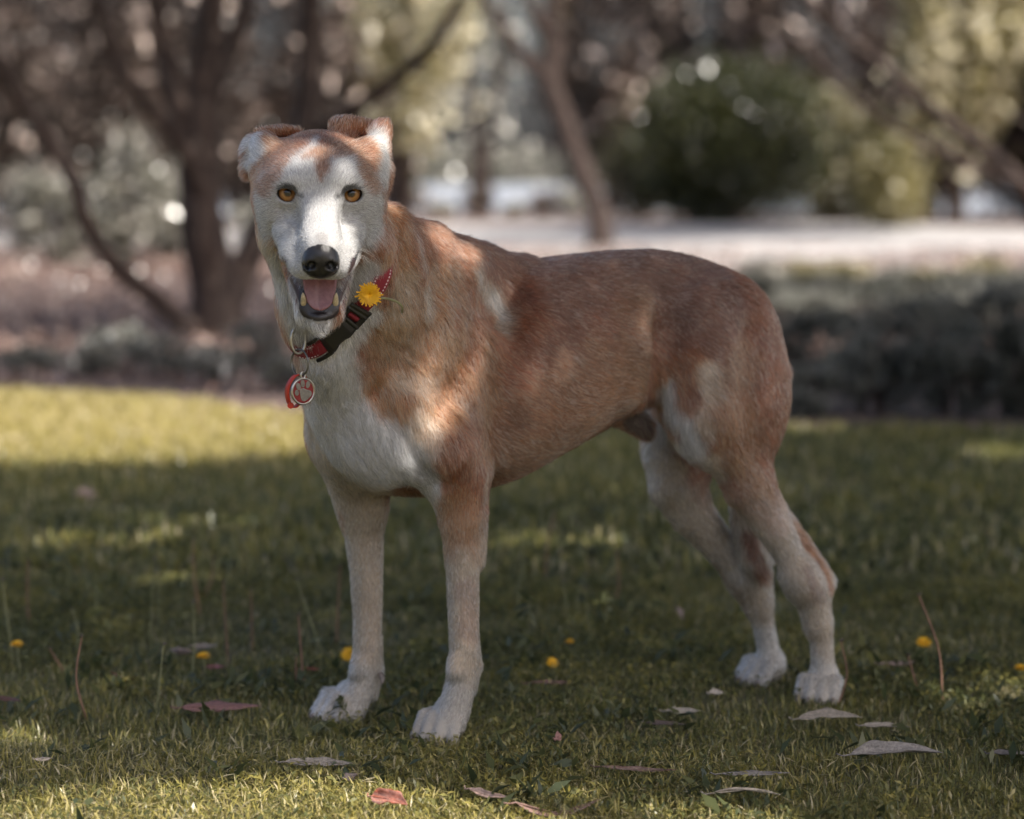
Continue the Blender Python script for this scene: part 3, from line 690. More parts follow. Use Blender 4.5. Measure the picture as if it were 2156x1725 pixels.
fld.cone([(hp(0, -0.5, -1.6), 0.034), (hp(0, 3.5, -2.6), 0.031), (hp(0, 7.0, -3.5), 0.0265), (hp(0, 9.6, -4.1), 0.0235)], 0.02)   # muzzle
fld.cone([(hp(-1.2, 1.0, -0.2), 0.012), (hp(-0.9, 6.0, -1.7), 0.011), (hp(-0.7, 9.6, -2.6), 0.010)], 0.016)
fld.cone([(hp(1.2, 1.0, -0.2), 0.012), (hp(0.9, 6.0, -1.7), 0.011), (hp(0.7, 9.6, -2.6), 0.010)], 0.016)
for sgn in (-1, 1):
    he((sgn * 3.9, 3.7, -1.7), (0.9, 1.8, 0.9), 0.026, sub=True)                                     # hollow below the eye
    fld.cone([(hp(sgn * 3.1, 4.2, -3.3), 0.0035), (hp(sgn * 4.2, 3.0, -3.7), 0.0042), (hp(sgn * 4.9, 1.8, -4.5), 0.0042)], 0.012)   # smiling fold
fld.cone([(P(598, 505, 3.135), 0.023), (P(614, 560, 3.15), 0.022), (P(632, 620, 3.165), 0.022), (P(646, 680, 3.185), 0.024)], 0.028)   # ruff below the cheek
fld.cone([(P(772, 520, 3.14), 0.026), (P(765, 580, 3.16), 0.028)], 0.03)
# lower jaw
for sgn in (-1, 1):
    fld.cone([(hp(sgn * 2.7, -2.5, -6.8), 0.027), (hp(sgn * 2.45, 2.4, -10.2), 0.0165), (hp(sgn * 1.5, 6.2, -13.3), 0.0130)], 0.014)
fld.cone([(hp(0, -2.0, -8.6), 0.033), (hp(0, 3.0, -11.7), 0.020), (hp(0, 6.9, -14.2), 0.0145)], 0.014)
# open mouth: the wedge between the lips, then the trough of the lower jaw
def head_rfu(X, Y, Z):
    return [((X - HE[0]) * a[0] + (Y - HE[1]) * a[1] + (Z - HE[2]) * a[2]) * 100 for a in HM]
def wedge(r, f, u):
    up = u - (-5.75 - 0.135 * (f - 2.6) - 0.010 * r * r)                # >0 above the upper lip edge
    lo_ = (-5.9 - 1.46 * np.minimum(f - 2.6, 4.9)) - u                 # >0 below the lower lip edge
    return up * 0.01, lo_ * 0.0060, (2.2 - f) * 0.01
def mouth():
    lo = HE + np.array([-0.09, -0.16, -0.21]); hi = HE + np.array([0.09, 0.06, -0.01])
    sl, X, Y, Z = fld._win(lo, hi)
    a, b, c = wedge(*head_rfu(X, Y, Z))
    fld.mix(sl, np.maximum(np.maximum(a, b), c).astype(np.float32), 0.004, sub=True)
mouth()
JM = rotm(HM, HM[0], -54)
he((0, 4.0, -10.4), (1.85, 5.2, 1.5), 0.005, JM, sub=True)
he((0, 1.0, -6.9), (2.7, 4.0, 1.5), 0.006, rotm(HM, HM[0], -24), sub=True)
# nose pad
he((0, 11.0, -3.75), (2.10, 1.25, 1.90), 0.005)
he((0, 10.6, -4.9), (1.0, 1.2, 1.1), 0.008)
for sgn in (-1, 1):
    he((sgn * 1.22, 11.2, -3.9), (0.95, 1.15, 1.15), 0.004)
    he((sgn * 1.18, 12.25, -3.85), (0.62, 1.0, 0.56), 0.003, rotm(HM, HM[1], sgn * -24), sub=True)
    he((sgn * 1.95, 11.8, -4.35), (0.65, 1.0, 0.22), 0.002, rotm(HM, HM[1], sgn * 18), sub=True)
fld.cone([(hp(0, 12.45, -3.6), 0.0014), (hp(0, 12.1, -5.2), 0.0019), (hp(0, 11.2, -6.8), 0.0019)], 0.002, sub=True)
# eyes: lids as a swelling, opened to an almond; the eyeballs are separate
EYES = []
for sgn, rr in ((-1, -4.02), (1, 4.02)):
    c = np.array([rr, -0.45, -0.22])
    EYES.append(hp(*c))
    he(c + (0, 0.05, 0.0), (2.0, 1.66, 1.70), 0.010)
    he(c + (0, 0.20, 1.32), (1.75, 0.95, 0.50), 0.008)
    ME = rotm(HM, HM[1], sgn * -6)
    he(c + (-sgn * 0.02, 1.25, 0.62), (1.48, 1.45, 1.10), 0.0020, ME, sub=True)
    he(c + (-sgn * 1.45, 1.25, 0.20), (0.80, 0.8, 0.28), 0.0020, rotm(HM, HM[1], sgn * 20), sub=True)
# ears: folded back, near one taller
def ear(parts):
    for c, rad, M, k, sub in parts:
        fld.ell(c, rad, k, M, sub)
I3 = np.eye(3)
ear([(P(772, 350, 3.145), (0.022, 0.026, 0.036), rotm(I3, (0, 1, 0), 8), 0.02, False),
     (P(795, 330, 3.160), (0.0125, 0.013, 0.040), rotm(I3, (0, 1, 0), 6), 0.012, False),
     (P(797, 286, 3.170), (0.0120, 0.011, 0.0200), rotm(I3, (0, 1, 0), 25), 0.010, False),
     (P(752, 268, 3.195), (0.0345, 0.010, 0.0115), rotm(I3, (0, 1, 0), 8), 0.012, False),
     (P(722, 285, 3.190), (0.016, 0.013, 0.018), I3, 0.016, False),
     (P(765, 290, 3.160), (0.016, 0.014, 0.0075), rotm(I3, (0, 1, 0), 28), 0.006, True),
     (P(803, 378, 3.155), (0.008, 0.012, 0.022), rotm(I3, (0, 1, 0), 15), 0.010, False)])
ear([(P(566, 340, 3.145), (0.022, 0.026, 0.033), rotm(I3, (0, 1, 0), -12), 0.02, False),
     (P(548, 308, 3.160), (0.021, 0.012, 0.0130), rotm(I3, (0, 1, 0), -30), 0.012, False),
     (P(530, 330, 3.165), (0.0105, 0.012, 0.026), rotm(I3, (0, 1, 0), 12), 0.010, False),
     (P(588, 280, 3.190), (0.030, 0.012, 0.0085), rotm(I3, (0, 1, 0), -2), 0.010, False),
     (P(548, 326, 3.143), (0.013, 0.012, 0.0055), rotm(I3, (0, 1, 0), -35), 0.006, True)])

DV, DF = fld.surface()
del fld
# ------------------------------------------------------------------ coat: colour, lie and length of the hair
DV = DV.astype(np.float64)
bvh = BVHTree.FromPolygons([Vector(v) for v in DV], DF.tolist(), all_triangles=False)
EYE = np.array([0, 0, EYE_Z])
def hit(u, v):
    """Point of the dog's surface on a sight line (used to say where a marking sits on the coat)."""
    d = P(u, v, 1.0) - EYE; d /= np.linalg.norm(d)
    loc, nor, i, dist = bvh.ray_cast(Vector(EYE), Vector(d))
    return np.array(loc) if loc is not None else None
WHITE = np.array([0.49, 0.48, 0.462]); CREAM = np.array([0.39, 0.305, 0.225]); TAN = np.array([0.230, 0.125, 0.068])
REDB = np.array([0.155, 0.057, 0.029]); RUST = np.array([0.27, 0.112, 0.050]); BACK = np.array([0.128, 0.066, 0.046]); DARKR = np.array([0.115, 0.050, 0.031])
GREY = np.array([0.22, 0.21, 0.205]); BLACK = np.array([0.012, 0.011, 0.011])
PAW = np.array([0.335, 0.305, 0.265]); FACEW = np.array([0.335, 0.33, 0.325]); PINKY = np.array([0.265, 0.185, 0.14]); FAWN = np.array([0.315, 0.255, 0.19])
PAINT = []
def stroke(pts, rad, col, a=1.0, soft=0.5, rough=0.4):
    """A marking along a line of points of the sheet, rad in sheet pixels."""
    q = []
    pts = np.array(pts, float)
    if len(pts) > 1:
        n = int(np.abs(np.diff(pts, axis=0)).sum() / max(rad * 0.6, 6)) + 2
        t = np.linspace(0, len(pts) - 1, n); i = np.clip(t.astype(int), 0, len(pts) - 2)
        pts = pts[i] + (pts[i + 1] - pts[i]) * (t - i)[:, None]
    for u, v in pts:
        h = hit(u, v)
        if h is not None: q.append(h)
    if q: PAINT.append((np.array(q), rad * 3.3 / FPX, np.array(col), a, soft, rough))
# trunk
stroke([(1100, 570), (1300, 560), (1480, 600), (1590, 720)], 110, BACK, 0.85)
stroke([(1150, 680), (1330, 680), (1500, 720)], 110, BACK, 0.6)
stroke([(1600, 640), (1630, 780), (1625, 900)], 50, REDB, 0.75)
stroke([(1080, 920), (1180, 880), (1280, 810)], 110, TAN * 0.85, 0.6)
stroke([(1060, 960), (1150, 960), (1250, 900)], 50, TAN * 0.9, 0.5)
stroke([(1150, 980), (1260, 910), (1320, 870)], 18, RUST, 0.7)
stroke([(1340, 640), (1350, 760), (1300, 840)], 60, TAN * 0.8, 0.45)
stroke([(1400, 790), (1450, 770)], 40, RUST, 0.55)
# shoulder, upper arm
stroke([(930, 640), (960, 760), (970, 880)], 110, TAN, 0.65)
stroke([(900, 700), (840, 760), (860, 860)], 80, TAN * 1.05, 0.7)
stroke([(860, 700), (900, 740), (890, 800)], 30, RUST * 0.9, 0.6)
stroke([(1000, 560), (1040, 640), (1060, 700)], 24, CREAM, 0.85)
stroke([(1034, 610), (1052, 670)], 13, WHITE * 0.95, 0.6)
stroke([(1090, 600), (1120, 660), (1095, 720)], 36, REDB * 1.0, 0.95)
stroke([(1000, 545), (1060, 570), (1100, 620)], 18, DARKR, 0.7)
stroke([(985, 590), (1000, 680), (990, 760)], 20, REDB * 0.9, 0.8)
stroke([(960, 800), (940, 860)], 40, RUST, 0.5)
stroke([(900, 940), (960, 960), (1000, 900)], 40, REDB, 0.7)
stroke([(780, 790), (800, 830), (840, 850)], 34, RUST * 1.1, 0.7)
stroke([(830, 800), (900, 800)], 24, CREAM, 0.35)
stroke([(880, 880), (900, 930)], 30, CREAM, 0.5)
# neck
stroke([(860, 470), (900, 500), (960, 520)], 50, REDB, 0.9)
stroke([(842, 470), (842, 540)], 22, RUST * 0.9, 0.8)
stroke([(870, 500), (885, 545)], 10, CREAM, 0.4)
stroke([(872, 520), (868, 570)], 12, REDB * 1.1, 0.7)
stroke([(945, 540), (960, 600), (955, 680)], 14, REDB, 0.7)
stroke([(905, 540), (912, 590)], 8, CREAM, 0.5)
NCR = np.array([0.32, 0.20, 0.122])
stroke([(845, 590), (850, 640), (830, 680)], 40, NCR, 0.85)
stroke([(890, 600), (895, 650)], 15, CREAM, 0.85)
stroke([(860, 610), (870, 660)], 9, RUST, 0.5)
stroke([(920, 560), (925, 640), (915, 700)], 14, RUST, 0.8)
stroke([(950, 560), (955, 620)], 18, TAN, 0.6)
stroke([(815, 440), (822, 500), (815, 560)], 26, RUST, 0.95)
stroke([(800, 560), (790, 600)], 20, CREAM, 0.7)
stroke([(800, 700), (840, 720)], 40, TAN * 1.1, 0.8)
# white chest and throat
stroke([(556, 500), (572, 540), (588, 590), (604, 640), (618, 690)], 22, CREAM * 1.05, 0.9)
stroke([(580, 550), (600, 600), (625, 650)], 20, WHITE, 0.85)
stroke([(690, 690), (690, 760), (700, 840)], 62, WHITE, 1.0)
stroke([(700, 860), (760, 920), (830, 990), (880, 1020)], 62, WHITE, 1.0)
stroke([(650, 700), (730, 700), (770, 660)], 34, WHITE, 0.9)
stroke([(655, 860), (680, 920), (705, 970), (740, 990)], 44, WHITE * 0.95, 0.97)
stroke([(662, 905), (672, 945), (685, 985), (700, 1030), (716, 1080)], 46, CREAM * 1.05, 0.95)
stroke([(700, 990), (760, 1010), (800, 1030)], 30, CREAM, 0.8)
stroke([(628, 760), (640, 850), (660, 920)], 12, FAWN, 0.45)
stroke([(815, 900), (870, 960)], 34, WHITE * 0.97, 0.7)
# fore limbs
stroke([(990, 1000), (965, 1050)], 46, REDB, 0.55)
stroke([(968, 1080), (970, 1180)], 60, TAN, 0.9)
stroke([(975, 1220), (975, 1400), (960, 1460)], 60, FAWN, 0.95)
stroke([(985, 1240), (990, 1330)], 26, PINKY, 0.7)
stroke([(955, 1020), (1000, 1060)], 26, RUST * 0.8, 0.5)
stroke([(1022, 990), (1020, 1040)], 14, CREAM, 0.7)
stroke([(950, 1480), (930, 1540), (900, 1565)], 60, PAW, 0.9)
stroke([(917, 1015)], 14, WHITE, 0.8)
stroke([(740, 1000), (765, 1100), (775, 1300), (765, 1430)], 62, FAWN * 1.05, 0.95)
stroke([(785, 1080), (790, 1250), (790, 1380)], 26, CREAM, 0.6)
stroke([(715, 1080), (732, 1180), (742, 1320)], 14, RUST * 0.9, 0.55)
stroke([(740, 1300), (742, 1350)], 12, REDB, 0.8)
stroke([(748, 1460), (720, 1510), (680, 1530)], 60, PAW, 0.9)
# hind limbs and groin
stroke([(1490, 780), (1500, 830)], 26, CREAM * 1.1, 0.85)
stroke([(1475, 860), (1490, 900)], 18, CREAM, 0.6)
stroke([(1370, 850), (1330, 875)], 16, WHITE, 0.85)
stroke([(1400, 810), (1410, 850), (1440, 880), (1470, 950)], 22, WHITE, 0.95)
stroke([(1370, 880), (1430, 930)], 30, WHITE * 0.9, 0.7)
stroke([(1325, 882), (1340, 892), (1354, 902)], 24, np.array([0.055, 0.038, 0.030]), 1.0, 0.4, 0.1)
stroke([(1560, 760), (1545, 850), (1555, 930)], 60, TAN * 0.95, 0.6)
stroke([(1490, 970), (1530, 1050), (1590, 1120), (1640, 1170)], 30, CREAM, 0.9)
stroke([(1560, 980), (1600, 1040)], 36, TAN * 1.0, 0.8)
stroke([(1600, 1060), (1640, 1110)], 26, PINKY * 1.05, 0.7)
stroke([(1650, 1180), (1690, 1240), (1710, 1290)], 50, FAWN, 0.9)
stroke([(1668, 1080), (1690, 1130), (1735, 1195), (1750, 1240)], 15, RUST * 0.8, 0.9)
stroke([(1700, 1200), (1730, 1265), (1715, 1275)], 16, PINKY * 0.8, 0.85)
stroke([(1725, 1310), (1732, 1400)], 50, FAWN * 1.15, 0.9)
stroke([(1738, 1440), (1742, 1490)], 60, PAW * 1.15, 0.95)
stroke([(1650, 950), (1650, 1050)], 14, WHITE, 0.9)
stroke([(1380, 960), (1400, 1040), (1470, 1130)], 60, FAWN * 1.1, 0.95)
stroke([(1360, 980), (1385, 1070), (1450, 1135), (1520, 1200)], 14, CREAM * 0.9, 0.7)
stroke([(1530, 1180), (1580, 1250), (1600, 1330)], 46, FAWN, 0.95)
stroke([(1500, 1180), (1550, 1245), (1585, 1320)], 10, TAN * 0.8, 0.6)
stroke([(1612, 1370), (1610, 1440)], 60, PAW * 1.15, 0.95)
stroke([(1572, 1120), (1584, 1150), (1594, 1180), (1604, 1206)], 16, DARKR * 1.5, 1.0, 0.4, 0.2)
# head
stroke([(672, 400), (672, 480), (675, 560)], 95, FACEW, 1.0, 0.35)
stroke([(600, 400), (585, 450), (600, 520), (625, 560)], 62, FACEW, 1.0, 0.35)
stroke([(760, 400), (770, 450), (750, 520)], 58, FACEW, 1.0, 0.35)
stroke([(620, 350), (730, 350)], 50, FACEW, 1.0, 0.35)
stroke([(590, 560), (589, 592), (606, 633)], 30, FACEW, 0.95)
stroke([(737, 580), (737, 605), (729, 647)], 30, FACEW, 0.95)
stroke([(640, 660), (620, 600), (730, 620)], 30, FACEW, 0.95)
stroke([(640, 690), (690, 690)], 40, FACEW, 0.9)
stroke([(770, 560), (760, 600)], 24, FACEW * 0.95, 0.9)
stroke([(530, 470), (545, 530), (570, 580)], 13, CREAM * 1.05, 0.9)
BR = np.array([0.20, 0.094, 0.052])
stroke([(526, 446), (532, 400), (545, 360), (580, 330), (600, 300)], 26, BR, 0.92, 0.5, 0.5)
stroke([(555, 395), (585, 350), (612, 315)], 21, BR, 0.85, 0.5, 0.5)
stroke([(600, 300), (640, 282), (680, 276), (720, 284)], 17, BR * 1.1, 0.8, 0.6, 0.6)
stroke([(745, 300), (762, 330), (772, 365), (786, 390)], 20, BR, 0.9, 0.5, 0.5)
stroke([(700, 298), (735, 312)], 22, BR, 0.85, 0.5, 0.5)
stroke([(642, 326), (690, 320), (716, 318)], 20, BR, 0.85, 0.6, 0.5)
stroke([(678, 325), (677, 355)], 15, BR * 0.95, 0.9, 0.6, 0.5)
stroke([(677, 352), (676, 378)], 6, BR, 0.75)
stroke([(665, 292), (660, 308), (640, 320), (620, 338)], 9, FACEW * 1.1, 0.75)
stroke([(677, 500)], 13, GREY, 0.7, 0.8)
stroke([(584, 520), (590, 537), (596, 552)], 5, BLACK, 1.0, 0.3, 0.1)
stroke([(597, 550), (608, 572), (619, 592), (628, 608), (634, 624)], 10, np.array([0.035, 0.016, 0.017]), 1.0, 0.3, 0.1)
stroke([(758, 517), (752, 535), (746, 550)], 5, BLACK, 1.0, 0.3, 0.1)
stroke([(744, 552), (736, 572), (728, 592), (720, 610), (714, 628)], 9, np.array([0.035, 0.016, 0.017]), 1.0, 0.3, 0.1)
stroke([(660, 540), (655, 580), (675, 592), (700, 585), (706, 560)], 9, GREY, 0.55, 0.8)
stroke([(706, 270), (735, 256), (760, 262)], 15, RUST, 0.95)
stroke([(792, 290), (803, 310), (806, 335), (800, 370)], 24, WHITE * 0.9, 0.98)
stroke([(806, 385), (800, 375)], 9, DARKR, 0.5)
stroke([(570, 275), (610, 274)], 9, RUST * 0.85, 0.9)
stroke([(525, 300), (545, 290), (530, 340), (545, 325)], 18, WHITE * 0.95, 0.95)

def coat(p):
    """Base colour of the coat at points p."""
    n1 = vnoise(p, 45, 1) * 0.6 + vnoise(p, 110, 2) * 0.4
    n2 = vnoise(p, 18, 3)
    zz = smooth01((0.36 - p[:, 2]) / 0.12)[:, None]; zp = smooth01((0.11 - p[:, 2]) / 0.05)[:, None]
    col = np.tile(REDB * 1.1, (len(p), 1)) * (1 - zz) + FAWN * zz
    col = (col * (1 - zp) + PAW * zp) * (1 + 0.12 * n2[:, None])
    for q, rad, c, a, soft, rough in PAINT:
        d = np.full(len(p), 9.0)
        near = np.all((p > q.min(0) - rad * 1.6) & (p < q.max(0) + rad * 1.6), axis=1)
        if not near.any(): continue
        pn = p[near]; dd = np.full(len(pn), 9.0)
        for x in q: dd = np.minimum(dd, ((pn - x) ** 2).sum(1))
        dd = np.sqrt(dd) / rad + rough * n1[near]
        w = smooth01((1.0 + soft * 0.5 - dd) / soft) * a
        col[near] += (c - col[near]) * w[:, None]
    mo = vnoise(p, 30, 5) * 0.6 + vnoise(p, 75, 6) * 0.4
    lm = col.mean(1); dk = (smooth01((0.34 - lm) / 0.1) * 0.30)[:, None]
    col = col * (1 + dk * mo[:, None] * np.array([1.0, 0.85, 0.7])) * (1 + 0.13 * n1[:, None])
    return np.clip(col, 0.004, 0.9)
def bare(p):
    """Skin without hair: nose 1, lips 2, mouth 3, eye rims 4; 0 elsewhere."""
    r, f, u = head_rfu(p[:, 0], p[:, 1], p[:, 2])
    out = np.zeros(len(p), int)
    a, b, c = wedge(r, f, u)
    w = np.maximum(np.maximum(a, b), c)
    inhead = (np.abs(r) < 5.2) & (f > 1.6) & (f < 12.5) & (u > -16) & (u < -4.6)
    low = inhead & (a < 0.001) & (b < 0.0052) & (c < 0.004)
    out[low] = 2
    out[inhead & (w < 0.0016) & (a > b)] = 2
    trough = inhead & (a < 0.004) & (np.abs(r) < 1.9) & (f < 6.6) & (((np.abs(r) / 2.0) ** 2 + ((u + 9.9 + 1.38 * (f - 3.5)) / 2.8) ** 2) < 1.0)
    out[trough] = 3
    out[inhead & (w < 0.0016) & (a > b) & (np.abs(r) < 2.4) & (f < 8)] = 3
    nose = ((r / 2.55) ** 2 + ((f - 11.2) / 1.55) ** 2 + ((u + 3.75) / 2.35) ** 2 < 1.0) & (f > 10.1)
    nose |= (np.abs(r) < 0.75) & (f > 10.6) & (u < -4) & (u > -5.9)
    out[nose] = 1
    for e in EYES:
        rel = p - e; d = np.linalg.norm(rel, axis=1)
        look = EYE - e; look /= np.linalg.norm(look)
        lat = np.sqrt(np.maximum(d ** 2 - (rel @ look) ** 2, 0))
        lx = rel @ HM[0]; lz = (rel - (rel @ look)[:, None] * look) @ HM[2]
        out[(d < 0.022) & ((lx / 0.0126) ** 2 + (lz / 0.0096) ** 2 < 1) & (rel @ look > -0.002)] = 4
    return out
def eye_dark(p):
    w = np.zeros(len(p))
    for e, sg in zip(EYES, (1, -1)):
        rel = p - e; look = EYE - e; look /= np.linalg.norm(look)
        lat = rel - (rel @ look)[:, None] * look
        x = lat @ HM[0] * sg * 100; z = lat @ HM[2] * 100
        q = np.sqrt((x / 1.26) ** 2 + ((z + 0.05) / 0.95) ** 2)
        w = np.maximum(w, smooth01((1.10 - q) / 0.12))
        q = np.sqrt(((x - 1.65) / 0.65) ** 2 + ((z + 0.40) / 0.40) ** 2)     # inner corner
        w = np.maximum(w, 0.8 * smooth01((1.05 - q) / 0.7))
        w *= (np.linalg.norm(p - HE, axis=1) < 0.11)
    return w
vcol = coat(DV)
vbare = bare(DV)
ed = eye_dark(DV)
vcol += (BLACK - vcol) * ed[:, None] * 0.9
vcol[vbare == 1] = (0.014, 0.013, 0.0135); vcol[vbare == 2] = (0.018, 0.014, 0.015); vcol[vbare == 3] = (0.16, 0.055, 0.055); vcol[vbare == 4] = (0.010, 0.008, 0.007)

# skin material: coat colour from the mesh, wetter on nose and lips
t = NT('dog_skin')
at = t.n('ShaderNodeAttribute', attribute_name='coat')
t.l(at.outputs['Color'], t.b.inputs['Base Color'])
wet = t.n('ShaderNodeAttribute', attribute_name='wet')
mr = t.n('ShaderNodeMapRange'); t.l(wet.outputs['Fac'], mr.inputs['Value'])
mr.inputs['To Min'].default_value = 0.85; mr.inputs['To Max'].default_value = 0.28
t.l(mr.outputs['Result'], t.b.inputs['Roughness'])
vo = t.n('ShaderNodeTexVoronoi'); vo.inputs['Scale'].default_value = 900.0
t.l(t.n('ShaderNodeTexCoord').outputs['Object'], vo.inputs['Vector'])
mu = t.n('ShaderNodeMath', operation='MULTIPLY'); t.l(vo.outputs['Distance'], mu.inputs[0]); t.l(wet.outputs['Fac'], mu.inputs[1])
t.bump(mu.outputs['Value'], 0.35, 0.0006)
SKIN = t.m

dog = empty('dog', (BO[0] + 0.3 * BB[0], BO[1] + 0.3 * BB[1], 0.0))
tag(dog, 'tall rust and white short-haired dog standing on the grass, mouth open, facing the camera', 'dog')
DOG_OFF = np.array(dog.location)
body = fast_mesh('body', DV - DOG_OFF, DF, SKIN, dog)
att = body.data.attributes.new('coat', 'FLOAT_COLOR', 'POINT')
att.data.foreach_set('color', np.concatenate([vcol, np.ones((len(vcol), 1))], 1).astype(np.float32).ravel())
att = body.data.attributes.new('wet', 'FLOAT', 'POINT')
wetv = np.where(((vcol.max(1) < 0.06) & (np.linalg.norm(DV - HE, axis=1) < 0.19) & (((DV - HE) @ HM[2]) < -0.03)) | (vbare == 1) | (vbare == 2) | (vbare == 3), 1.0, 0.0)
att.data.foreach_set('value', wetv.astype(np.float32))

# ---- where the collar sits: the plane through its visible run
def sheet(p):
    p = np.atleast_2d(p) - EYE; ct, st = math.cos(TILT), math.sin(TILT)
    dep = p[:, 1] * ct - p[:, 2] * st; upc = p[:, 1] * st + p[:, 2] * ct
    return np.stack([1078 + FPX * p[:, 0] / dep, 862.5 - FPX * upc / dep], 1)
A_, B2_, C2_ = hit(690, 716), hit(796, 600), P(606, 630, 3.215)
CNN = np.cross(B2_ - A_, C2_ - A_); CNN /= np.linalg.norm(CNN); CNN *= np.sign(CNN[1])
CN0 = A_
cc = P(712, 590, 3.215); cc = cc - CNN * ((cc - CN0) @ CNN)
CE1 = np.cross(CNN, [0, 0, 1.0]); CE1 /= np.linalg.norm(CE1); CE2 = np.cross(CNN, CE1)
LOOP = []
for a_ in np.linspace(0, 2 * math.pi, 180, endpoint=False):
    d_ = CE1 * math.cos(a_) + CE2 * math.sin(a_)
    loc, nor, i_, dist = bvh.ray_cast(Vector(cc), Vector(d_))
    LOOP.append(0.085 if loc is None or dist > 0.13 else dist)
LOOP = np.array(LOOP)
for _ in range(6):
    LOOP = np.maximum(LOOP, (np.roll(LOOP, 1) + np.roll(LOOP, -1)) / 2)
for _ in range(8):
    LOOP = (np.roll(LOOP, 1) + np.roll(LOOP, -1) + 2 * LOOP) / 4
LOOP3 = np.array([cc + (CE1 * math.cos(a_) + CE2 * math.sin(a_)) * l_ for a_, l_ in zip(np.linspace(0, 2 * math.pi, 180, endpoint=False), LOOP)])
print('collar', A_, CNN, LOOP.min(), LOOP.max())
# ---- hair
GUIDE = []   # point, direction, length cm, lift
def guide(u, v, du, dv, L, lift=0.32, dy=0.0):
    h = hit(u, v)
    if h is None: return
    d = np.array([du, dy, -dv], float); GUIDE.append((h, d / np.linalg.norm(d), L, lift))
for g in [
    # muzzle, face, skull
    (677, 505, 0, -1, 0.35, .3), (650, 470, -.3, -1, 0.5, .3), (705, 470, .3, -1, 0.5, .3), (640, 540, -1, -.1, 0.45, .35), (715, 540, 1, -.1, 0.45, .35),
    (655, 580, -.6, .6, 0.45, .4), (700, 580, .6, .6, 0.45, .4), (600, 480, -1, .1, 0.8, .3), (755, 480, 1, .1, 0.8, .3), (570, 450, -1, .5, 0.9, .3), (785, 450, 1, .5, 0.9, .3),
    (672, 400, 0, -1, 0.6, .3), (630, 380, -.4, -1, 0.6, .3), (715, 380, .4, -1, 0.6, .3), (672, 330, 0, -1, 0.8, .3), (610, 320, -.6, -.8, 0.8, .32), (735, 320, .6, -.8, 0.8, .32),
    (560, 380, -1, 0, 1.0, .35), (780, 380, 1, 0, 0.9, .35), (672, 285, 0, -1, 0.9, .3), (560, 520, -.7, 1, 1.4, .4), (580, 570, -.3, 1, 1.5, .4), (770, 530, .5, 1, 1.2, .4),
    (600, 400, -1, -.2, 0.6, .3), (743, 400, 1, -.2, 0.6, .3),
    # ears
    (540, 310, -.6, -.6, 1.3, .5), (530, 340, -.7, .6, 1.4, .55), (800, 290, .5, -.8, 1.3, .5), (806, 340, .8, .4, 1.4, .55), (735, 257, .2, -1, 0.9, .4), (600, 274, -.4, -1, .9, .4),
    # chin, throat, neck
    (676, 690, 0.1, 1, 2.0, .4), (620, 650, 0, 1, 2.2, .4), (830, 440, .6, .5, 2.2, .35), (820, 520, .5, .8, 2.2, .4), (870, 470, .9, .4, 2.0, .38), (880, 600, .9, .5, 2.3, .38), (845, 650, .5, .9, 2.3, .4),
    (920, 530, .9, .6, 2.1, .34), (950, 520, .9, .4, 1.9, .32), (800, 720, .5, .9, 2.1, .33), (690, 770, .2, 1, 2.4, .3), (660, 850, 0, 1, 2.2, .3), (750, 880, .5, 1, 2.6, .32), (840, 1000, .6, .8, 2.8, .35),
    (640, 780, 0, 1, 1.8, .3), (650, 900, .1, 1, 1.6, .3),
    # shoulder and trunk
    (970, 620, .6, .8, 1.8, .28), (1040, 620, .7, .9, 2.4, .32), (930, 740, .4, 1, 1.6, .26), (960, 880, .2, 1, 1.6, .26), (1000, 970, .2, 1, 1.3, .26), (1090, 650, .9, .7, 2.2, .3),
    (1150, 600, 1, .25, 1.3, .22), (1150, 750, .9, .55, 1.3, .22), (1120, 900, .9, .5, 1.3, .22), (1300, 560, 1, .1, 1.3, .22), (1300, 700, 1, .3, 1.2, .22), (1280, 850, .95, .15, 1.4, .22),
    (1450, 580, 1, .3, 1.3, .22), (1480, 700, .8, .6, 1.2, .22), (1560, 680, .6, 1, 1.2, .22), (1620, 780, .2, 1, 1.3, .25), (1560, 850, .3, 1, 1.3, .25), (1490, 820, .7, .8, 1.5, .28),
    (1410, 850, .3, 1, 3.0, .4), (1370, 870, -.3, 1, 2.6, .4), (1330, 880, .6, .8, 2.0, .4), (1450, 900, .2, 1, 2.4, .35), (1645, 950, .35, 1, 2.6, .55), (1650, 1030, .3, 1, 2.8, .55),
    # limbs
    (970, 1080, 0, 1, 1.0, .28), (975, 1250, .1, 1, 0.9, .28), (1010, 1300, .3, 1, 1.2, .4), (960, 1450, -.2, 1, 0.9, .3), (915, 1550, -.5, 1, 0.3, .25), (760, 1080, 0, 1, 1.0, .28), (775, 1280, 0, 1, 0.9, .28),
    (755, 1450, -.3, 1, 0.9, .3), (690, 1525, -.6, .8, 0.3, .25), (1540, 980, .5, 1, 1.4, .3), (1600, 1080, .7, 1, 1.2, .3), (1660, 1170, .6, 1, 1.0, .3), (1725, 1300, .1, 1, 0.9, .3), (1735, 1420, 0, 1, 0.9, .3), (1740, 1480, -.2, 1, 0.3, .25),
    (1400, 1000, .3, 1, 1.2, .3), (1480, 1130, .8, 1, 1.0, .3), (1580, 1250, .5, 1, 0.9, .3), (1610, 1380, 0, 1, 0.9, .3), (1590, 1445, -.6, 1, 0.3, .25), (1585, 1150, .3, 1, 2.6, .35), (1600, 1200, .3, 1, 2.6, .3)]:
    guide(*g)
# the side away from the camera: mirrored in the body frame so that it is furred alike
GP = np.array([g[0] for g in GUIDE]); GD = np.array([g[1] for g in GUIDE]); GL = np.array([g[2] for g in GUIDE]); GF = np.array([g[3] for g in GUIDE])

